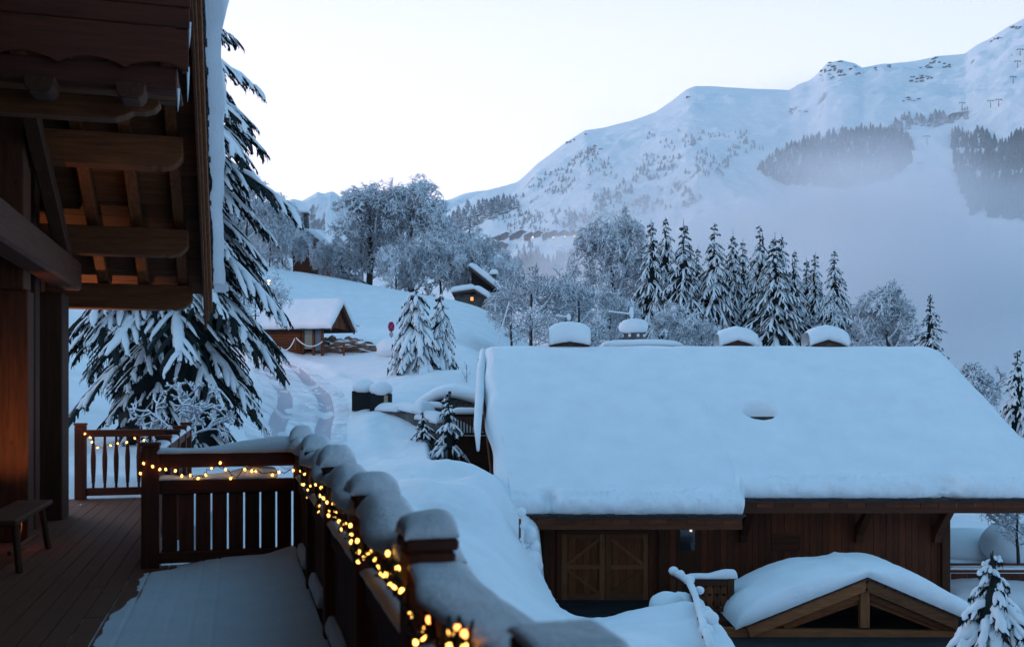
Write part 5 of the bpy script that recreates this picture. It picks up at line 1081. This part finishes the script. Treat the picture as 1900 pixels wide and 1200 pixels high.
# ---- snow laden conifers
def finger(S, D, p0, d, L, wd, droop, rs, nr=5, snow=1., hang=1.0, needles=6, fine=1.0):
    """one drooping spray: snow roll S on top, dark needles D hanging under it"""
    d = np.array(d, float); d /= np.linalg.norm(d) + 1e-9; side = np.cross(d, (0, 0, 1)); side /= np.linalg.norm(side) + 1e-9
    t = np.linspace(0, 1, nr); pts = p0 + d * (L * t)[:, None] + np.array((0, 0, 1.)) * (-droop * L * t ** 1.8)[:, None]
    w_ = wd * np.sin(np.clip(t * .88 + .10, 0, 1) * math.pi) ** .38 * (1 + .14 * rs.standard_normal(nr)); w_ = np.maximum(w_, wd * .15); w_[-1] = wd * .3
    if snow > 0:
        a = np.array((0, .9, 1.57, 2.24, math.pi, 4.712)); cs, sn = np.cos(a), np.sin(a)
        hgt = snow * (1 + .2 * rs.standard_normal(nr))
        v = pts[:, None] + side * (w_[:, None] * cs)[..., None] + np.array((0, 0, 1.)) * (w_[:, None] * hgt[:, None] * np.where(sn > 0, sn * .95, sn * .2))[..., None]
        n = 6; i = np.arange(nr - 1)[:, None] * n; j = np.arange(n)[None]; k = (j + 1) % n
        q = np.stack([i + j, i + k, i + n + k, i + n + j], -1).reshape(-1, 4)
        tri = np.concatenate([q[:, [0, 1, 2]], q[:, [0, 2, 3]]]); capA = np.array([(0, 2, 1), (0, 3, 2), (0, 4, 3), (0, 5, 4)]); capB = capA[:, ::-1] + (nr - 1) * n
        S.add(v.reshape(-1, 3), np.concatenate([tri, capA, capB]))
    m = needles; tt = rs.uniform(.0, 1.05, m); pp = np.stack([np.interp(tt, t, pts[:, k]) for k in range(3)], -1); ww = np.interp(tt, t, w_)
    sg = rs.choice((-1, 1), m); outw = side * (sg * ww * rs.uniform(.7, 1.35, m))[:, None]; hl = hang * wd * rs.uniform(.8, 2.0, m)
    along = d * (fine * wd * rs.uniform(.3, .9, m))[:, None]; z = np.array((0, 0, 1.))
    A = pp - along * .6 - z * .03 * wd; B_ = pp + along * .6 - z * .03 * wd; C = pp + outw - z * hl[:, None] + along * .8
    V = np.stack([A, B_, C], 1).reshape(-1, 3); D.add(V, np.arange(m * 3).reshape(-1, 3))
    # blade under the roll
    e = side * (w_ * .95)[:, None]; lo = -z * (wd * .35 * hang); V = np.concatenate([pts, pts + e + lo, pts - e + lo]); n = nr; i = np.arange(nr - 1)
    f1 = np.stack([i, i + 1, n + i + 1], -1); f2 = np.stack([i, n + i + 1, n + i], -1); f3 = np.stack([i, 2 * n + i + 1, i + 1], -1); f4 = np.stack([i, 2 * n + i, 2 * n + i + 1], -1); D.add(V, np.concatenate([f1, f2, f3, f4]))
def conifer(name, H, R, nwh, seed, per=7, sub=0, corek=.36, fine=1.0, fw=.055, nr=5, gap=0, lowcut=0, lev3=0, droop=.45, snow=1., base=.06, pw_=.85, wscale=.16, label=None, cat='tree', loc=(0, 0, 0), sway=.05):
    rs = np.random.default_rng(seed); S, D, T = MB(), MB(), MB()
    r = thing(name, label, cat, loc); T.tube([(0, 0, -.8), (.02 * H * sway, 0, H * .5), (0, 0, H)], [H * .018, H * .011, .01], 7); T.build('trunk', M['bark'], r)
    for k in range(nwh):
        t = (k + rs.random() * .7) / nwh; z = H * (base + (1 - base) * t * .985); L0_ = R * (1 - t) ** pw_ * (1 if not lowcut else 1 - lowcut * max(0, 1 - t / .60)) + .03 * R
        m = max(3, int(per * (1 - .45 * t)))
        for j in range(m):
            az_ = (j + rs.random() * .8) * 2 * math.pi / m + k * 1.9; L = L0_ * rs.uniform(.68, 1.22); dz = .05 - .35 * (1 - t) + (.5 if t > .93 else 0) + rs.uniform(-.1, .1)
            d = np.array((math.cos(az_), math.sin(az_), dz)); wd = max(wscale * L, .035 * R); p0 = np.array((0, 0, z + rs.uniform(-.6, .6) * H / nwh)) + d * L * .08
            if sub == 0: finger(S, D, p0, d, L, wd, droop * rs.uniform(.7, 1.3), rs, 5, snow * rs.uniform(.6, 1.2), 1.1, 7)
            else:
                dr = droop * rs.uniform(.75, 1.25); finger(S, D, p0, d, L, wd * .62, dr, rs, 9, snow, 1.2, 22, fine)
                dh = np.array((math.cos(az_), math.sin(az_), 0)); sd = np.array((-dh[1], dh[0], 0))
                if lev3:
                    for i in range(sub):
                        q = .14 + .84 * (i + rs.random() * .7) / sub; pp = p0 + d * L * q - np.array((0, 0, dr * L * q ** 1.8)); sgn = 1 if i % 2 else -1
                        sl_ = L * (.42 * (1 - q) + .14) * rs.uniform(.7, 1.25); dd = dh * .8 + sd * sgn * .7 + np.array((0, 0, -.12 - dr * q * .9)); dd /= np.linalg.norm(dd)
                        bare = rs.random() < gap + .55 * (1 - t) ** 1.5; sw = 0 if bare else snow * rs.uniform(.55, .9)
                        finger(S, D, pp, dd, sl_, .030 * L * rs.uniform(.8, 1.3), .5, rs, 6, sw, 1.3, 16, fine)
                        sd2 = np.cross(dd, (0, 0, 1)); sd2 /= np.linalg.norm(sd2)
                        for j2 in range(lev3):
                            q2 = .1 + .9 * (j2 + rs.random() * .8) / lev3; p2_ = pp + dd * sl_ * q2 - np.array((0, 0, .5 * sl_ * q2 ** 1.8)); s2 = 1 if j2 % 2 else -1
                            d2_ = dd * .8 + sd2 * s2 * .65 + np.array((0, 0, -.25 - rs.random() * .5)); l2 = (.07 + .10 * (1 - q2)) * rs.uniform(.8, 1.5) * L / 2.4
                            finger(S, D, p2_, d2_, l2, .026 * rs.uniform(.7, 1.3), .5, rs, 4, 0 if bare or rs.random() < .2 else snow * rs.uniform(.6, 1.1), 1.8, 7, .7)
                    continue
                for i in range(sub):
                    q = .18 + .80 * (i + rs.random() * .6) / sub; pp = p0 + d * L * q - np.array((0, 0, dr * L * q ** 1.8)); sgn = 1 if i % 2 else -1
                    sl_ = L * (.42 * (1 - q) + .15) * rs.uniform(.7, 1.2); dd = dh * .75 + sd * sgn * .75 + np.array((0, 0, -.22 - dr * q - rs.random() * .3))
                    finger(S, D, pp, dd, sl_, max(fw * L, .045) * rs.uniform(.7, 1.25), .55, rs, nr, snow * rs.uniform(.6, 1.25) if rs.random() > gap + (.35 * (1 - t) * (gap > 0)) else 0, 1.5, 9 if fine == 1 else 20, fine)
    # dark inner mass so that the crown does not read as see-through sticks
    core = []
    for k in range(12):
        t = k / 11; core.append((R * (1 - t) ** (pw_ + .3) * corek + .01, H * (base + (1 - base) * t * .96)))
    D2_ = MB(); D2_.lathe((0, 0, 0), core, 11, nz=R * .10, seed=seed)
    tag(D.build('crown', M['needle'], r), kind='stuff'); D2_.build('inner_needles', M['needle'], r); tag(S.build('crown_snow', M['snow'], r, smooth=True), kind='stuff'); return r
# big spruce behind the near chalet
conifer('spruce_tree', 10.6, 2.85, 27, 21, per=10, sub=13, lev3=7, droop=.56, snow=.9, base=.0, pw_=.31, wscale=.10, fine=.35, fw=.038, nr=7, gap=.18, corek=.36, lowcut=.70, label='huge snow laden spruce rising behind the eaves of the near chalet', loc=tuple(P(322, 905, 21.5)))
# twin spruces beside the road
p = at(772, 690); conifer('spruce_tree', 4.3, 1.55, 15, 31, per=9, sub=8, droop=.9, snow=1.2, pw_=.5, wscale=.22, fw=.075, base=.0, label='left and taller of the twin snowy spruces by the road', loc=tuple(P(772, 690, 50)))
conifer('spruce_tree', 3.9, 1.05, 14, 32, per=9, sub=7, droop=.9, snow=1.2, pw_=.45, wscale=.22, fw=.08, base=.02, label='right and shorter of the twin snowy spruces by the road', loc=tuple(P(816, 686, 51)))
conifer('fir_sapling', 2.05, .72, 9, 33, per=7, sub=3, droop=.45, snow=1.2, base=.0, label='small snowy fir beside the left gable of the big chalet', loc=tuple(P(832, 832, 35.5)))
conifer('fir_sapling', 1.0, .55, 7, 34, per=6, sub=2, droop=.5, snow=1.1, base=.0, label='little half buried fir below the snowy stone wall', loc=tuple(P(785, 815, 36.8)))
conifer('spruce_tree', 2.25, .9, 11, 35, per=7, sub=4, droop=.62, snow=1.4, base=.0, wscale=.30, fw=.12, pw_=.7, label='snow plastered young spruce in front of the porch corner', loc=tuple(P(1842, 1245, 18.5)))
conifer('spruce_tree', 4.4, 1.3, 15, 36, per=8, sub=4, droop=.55, snow=1.1, base=.0, label='snowy spruce cut by the right edge beyond the roof', loc=tuple(P(1888, 830, 44)))
conifer('spruce_tree', 5.4, 1.5, 17, 37, per=8, sub=3, droop=.25, snow=.5, base=.0, label='small pointed spruce behind the right end of the roof ridge', loc=tuple(P(1726, 705, 62)))
# row of conifers behind the roof
va = [conifer('spruce_tree', 18, 4.2, 38, 41, per=11, sub=8, droop=.70, snow=.68, gap=.2, base=.02, pw_=.9, wscale=.11, corek=.42, fw=.045), conifer('spruce_tree', 18, 3.9, 36, 42, per=11, sub=8, droop=.85, snow=.68, gap=.2, base=.02, pw_=.82, wscale=.12, corek=.42, fw=.05), conifer('spruce_tree', 18, 4.5, 40, 43, per=11, sub=8, droop=.65, snow=.6, gap=.25, base=.02, pw_=.95, wscale=.10, corek=.42, fw=.042)]
row = [(1208,405,74,1.0,'leftmost in the dense row behind the roof'),(1235,402,77,1.0,'second in the dense row behind the roof'),(1268,405,73,1.05,'behind the gap between the first two chimneys'),(1295,455,80,.8,'short and hidden between the third and fifth of the row'),(1325,412,73,1.1,'fifth in the dense row behind the roof'),(1360,425,79,.9,'left of the middle of the row, above the third chimney'),(1378,440,81,.8,'slim, just right of the third chimney'),(1410,416,75,1.0,'in the middle of the dense row behind the roof'),(1438,430,70,1.2,'broadest, nearest of the dense row, with a forked top'),(1450,432,70.6,.9,'second tip of the forked pair in the row'),(1474,464,77,.95,'right of the forked pair in the row'),(1496,473,81,.8,'slim one left of the last tall trees in the row'),(1513,466,79,.9,'second from the right end of the row'),(1548,462,74,1.05,'rightmost of the dense row, standing slightly apart')]
for i, (px, py, Y, ws, lab) in enumerate(row):
    g_ = -3.0; top = py2z(py, Y); H = top - g_; x = px2x(px, Y); sc = (ws * H / 18, ws * H / 18, H / 18); lb = 'tall snowy spruce, ' + lab
    if i < 3: o = va[i]; o.location = (x, Y, g_); o.rotation_euler = (0, 0, i); o.scale = sc; o['label'] = lb; o['group'] = 'row of spruces behind the big roof'
    else: o = dup(va[i % 3], (x, Y, g_), i * 1.3, sc, lb, 'row of spruces behind the big roof')
# ---- frosted broadleaf trees
def broadleaf(name, H, seed, spread=.42, trunk_h=.22, levels=4, nk=(7, 6, 6, 5), thick=.03, up=.25, label=None, loc=(0, 0, 0), m='twig', tw=.012, shape=1.0, R=None):
    rs = np.random.default_rng(seed); T, C = MB(), MB(); r = thing(name, label, 'tree', loc)
    def tubeq(mb, pts, r0, r1):
        m_ = len(pts); d = pts[-1] - pts[0]; d /= np.linalg.norm(d) + 1e-9; x = np.cross(d, (0, 0, 1)); ln = np.linalg.norm(x); x = x / ln if ln > .05 else np.array((1., 0, 0)); y = np.cross(x, d); rr = np.linspace(r0, r1, m_)
        v = np.concatenate([np.stack([p + x * q, p + y * q, p - x * q, p - y * q]) for p, q in zip(pts, rr)]); i = np.arange(m_ - 1)[:, None] * 4; j = np.arange(4)[None]; k = (j + 1) % 4
        q = np.stack([i + j, i + k, i + 4 + k, i + 4 + j], -1).reshape(-1, 4); mb.add(v, q)
    def grow(p, d, L, rad, lv):
        n = 4 if lv < 2 else 3; pts = [p]; dd = d.copy()
        for k in range(n): dd = dd + rs.standard_normal(3) * (.10 + .05 * lv) + np.array((0, 0, (up if lv < 2 else -.04) * .35)); dd /= np.linalg.norm(dd); pts.append(pts[-1] + dd * L / n)
        pts = np.array(pts); tip = max(rad * .45, tw * .7); tubeq(T if lv < 1 else C, pts, rad, tip)
        if lv >= levels: return
        m_ = nk[min(lv, len(nk) - 1)]
        for j in range(m_):
            q = (.30 if lv else trunk_h + .1) + (.72 - (0 if lv else trunk_h)) * (j + rs.random()) / m_; q = min(q, 1); b = np.array([np.interp(q * n, range(n + 1), pts[:, c]) for c in range(3)])
            a = rs.uniform(0, 2 * math.pi) if lv == 0 else rs.uniform(0, 2 * math.pi); x = np.cross(dd, (.3, .1, 1)); x /= np.linalg.norm(x); y = np.cross(dd, x); ang = rs.uniform(.5, 1.05) * (1.15 if lv == 0 and q < .6 else 1)
            nd = dd * math.cos(ang) + (x * math.cos(a) + y * math.sin(a)) * math.sin(ang)
            if lv == 0: nL = H * spread * (1.05 - .45 * abs(q - .55) * shape * 2) * rs.uniform(.8, 1.15)
            else: nL = L * rs.uniform(.42, .66)
            grow(b, nd, nL, max(rad * (.5 if lv else .45), tw), lv + 1)
    grow(np.array((0, 0, -.3)), np.array((0, 0, 1.)), H * .72, H * thick, 0)
    allv = np.concatenate(C.v); R_ = R or H * spread; H = H * 1.13; R_ *= 1.08; c = np.array((0, 0, H * .51)); rx = np.percentile(np.hypot(allv[:, 0], allv[:, 1]), 93); zt = np.percentile(allv[:, 2], 99); 
    for mb in (T, C):
        for v in mb.v:
            v[:, :2] *= R_ / rx; v[:, 2] *= H * .97 / zt
            e = (v - c) / (R_, R_, H * .49); rho = np.linalg.norm(e, axis=1) + 1e-6; k = np.where(rho > .75, (.75 + .3 * np.tanh((rho - .75) / .42)) / rho, 1); up_ = v[:, 2] > -.2
            v[:] = np.where(up_[:, None], c + e * k[:, None] * (R_, R_, H * .49), v)
    T.build('trunk', M['bark'], r, smooth=True); tag(C.build('crown', M[m], r), kind='stuff'); return r
big = broadleaf('broadleaf_tree', 12.2, 51, .37, .0, 5, (11, 7, 6, 5, 4), .026, .3, 'largest rounded frosted tree on the crest, right half of the big pair', tuple(P(765, 566, 104)), tw=.035)
b2 = dup(big, tuple(P(682, 560, 106)), 2.1, (1.15, 1.15, .96), 'wide frosted tree on the crest, left half of the big pair')
med = broadleaf('broadleaf_tree', 7.2, 52, .46, .02, 5, (10, 7, 6, 5, 3), .022, .2, 'frosted tree spreading over the barn with the lit window', tuple(P(880, 570, 99)), tw=.028)
crest = [(820, 570, 98, 1.05, 'frosted tree between the big pair and the barn'), (925, 575, 99, .8, 'low frosted tree right of the barn chimney'), (632, 530, 104, .62, 'frosted tree at the left foot of the big pair'), (600, 515, 104, .5, 'frosted tree in front of the hidden hillside chalet'), (545, 505, 100, .62, 'frosted tree left of the chimney of the hillside chalet'), (500, 500, 96, .98, 'tall frosted tree behind the tips of the huge spruce'), (455, 500, 92, 1.15, 'frosted tree partly hidden by the roof edge snow'), (525, 500, 110, .95, 'pale frosted tree behind its neighbours left of the chimney'), (735, 556, 98, .75, 'low frosted tree under the middle of the big pair'), (845, 545, 108, .95, 'bare pale tree rising left of the dark fir on the crest')]
for i, (px, py, Y, sc, lab) in enumerate(crest): dup(med, tuple(P(px, py, Y)), i * 1.7 + 1, sc, lab, 'frosted trees along the crest')
conifer('spruce_tree', 7.5, 1.5, 15, 61, per=7, sub=0, droop=.3, snow=.6, label='dark spruce top rising behind the frosted trees above the barn', loc=tuple(P(872, 545, 103)))
tl = broadleaf('poplar_tree', 12.2, 62, .09, .70, 4, (8, 4, 4, 3), .008, .5, 'tall thin tree with a wispy top rising above the big frosted pair', tuple(P(690, 560, 112)), tw=.03)
# orchard trees behind the roof, left
och = broadleaf('fruit_tree', 5.6, 71, .50, .10, 4, (9, 6, 5, 5), .022, .35, 'open branched frosted fruit tree beside the leaning pole', tuple(P(985, 665, 62)), tw=.028)
for (px, py, Y, sc, lab) in ((1075, 680, 64, 1.05, 'frosted fruit tree behind the leftmost snow capped chimney'), (1035, 670, 70, .95, 'frosted fruit tree between the leaning pole and the leftmost chimney'), (1130, 680, 66, .85, 'frosted shrub tree left of the round chimney'), (950, 650, 66, .7, 'small frosted tree at the leaning pole')): dup(och, tuple(P(px, py, Y)), px, sc, lab, 'frosted fruit trees behind the roof')
rnd = dup(big, tuple(P(1135, 690, 84)), .8, (.78, .78, 1.03), 'big round frosted tree left of the row of spruces')
for (px, py, Y, sc, lab) in ((1260, 690, 63, .75, 'frosted shrub at the foot of the spruces right of the round chimney'), (1300, 695, 62, .6, 'drooping frosted shrub left of the third chimney'), (1585, 700, 68, .95, 'frosted shrub tree right of the last chimney'), (1605, 720, 72, .9, 'thin frosted tree between the last chimney and the round bare tree')): dup(och, tuple(P(px, py, Y)), px * .7, sc, lab, 'frosted shrubs behind the roof')
fan = broadleaf('broadleaf_tree', 6.9, 79, .30, .22, 4, (14, 7, 6, 5), .022, .6, 'fan shaped bare frosted tree standing clear right of the last chimney', tuple(P(1648, 735, 64)), tw=.026, m='twig')
br = broadleaf('broadleaf_tree', 3.2, 74, .46, .1, 5, (9, 6, 6, 4, 3), .02, .2, 'frosted bushy tree beside the sloping right roof edge', tuple(P(1815, 800, 50)), tw=.03)
fg = broadleaf('broadleaf_tree', 3.4, 75, .62, .2, 4, (8, 7, 6, 5), .02, .1, 'frosted tree with horizontal twigs above the lamp post and hut', tuple(P(455, 640, 40)), tw=.018)
dup(och, tuple(P(1890, 1040, 33)), 1.0, .45, 'frosted twiggy tree at the right edge beneath the eave')
sh = broadleaf('bare_sapling', .9, 76, .3, .2, 2, (4, 3), .02, .4, 'tiny bare sapling poking from the snow left of the big roof', tuple(P(866, 705, 47)), tw=.015)
hb_ = broadleaf('frosted_bush', 1.3, 77, .7, .05, 4, (8, 5, 4, 3), .03, .1, 'snow clotted bush growing at the deck corner under the big spruce', tuple(P(330, 850, 17.5)), tw=.02)
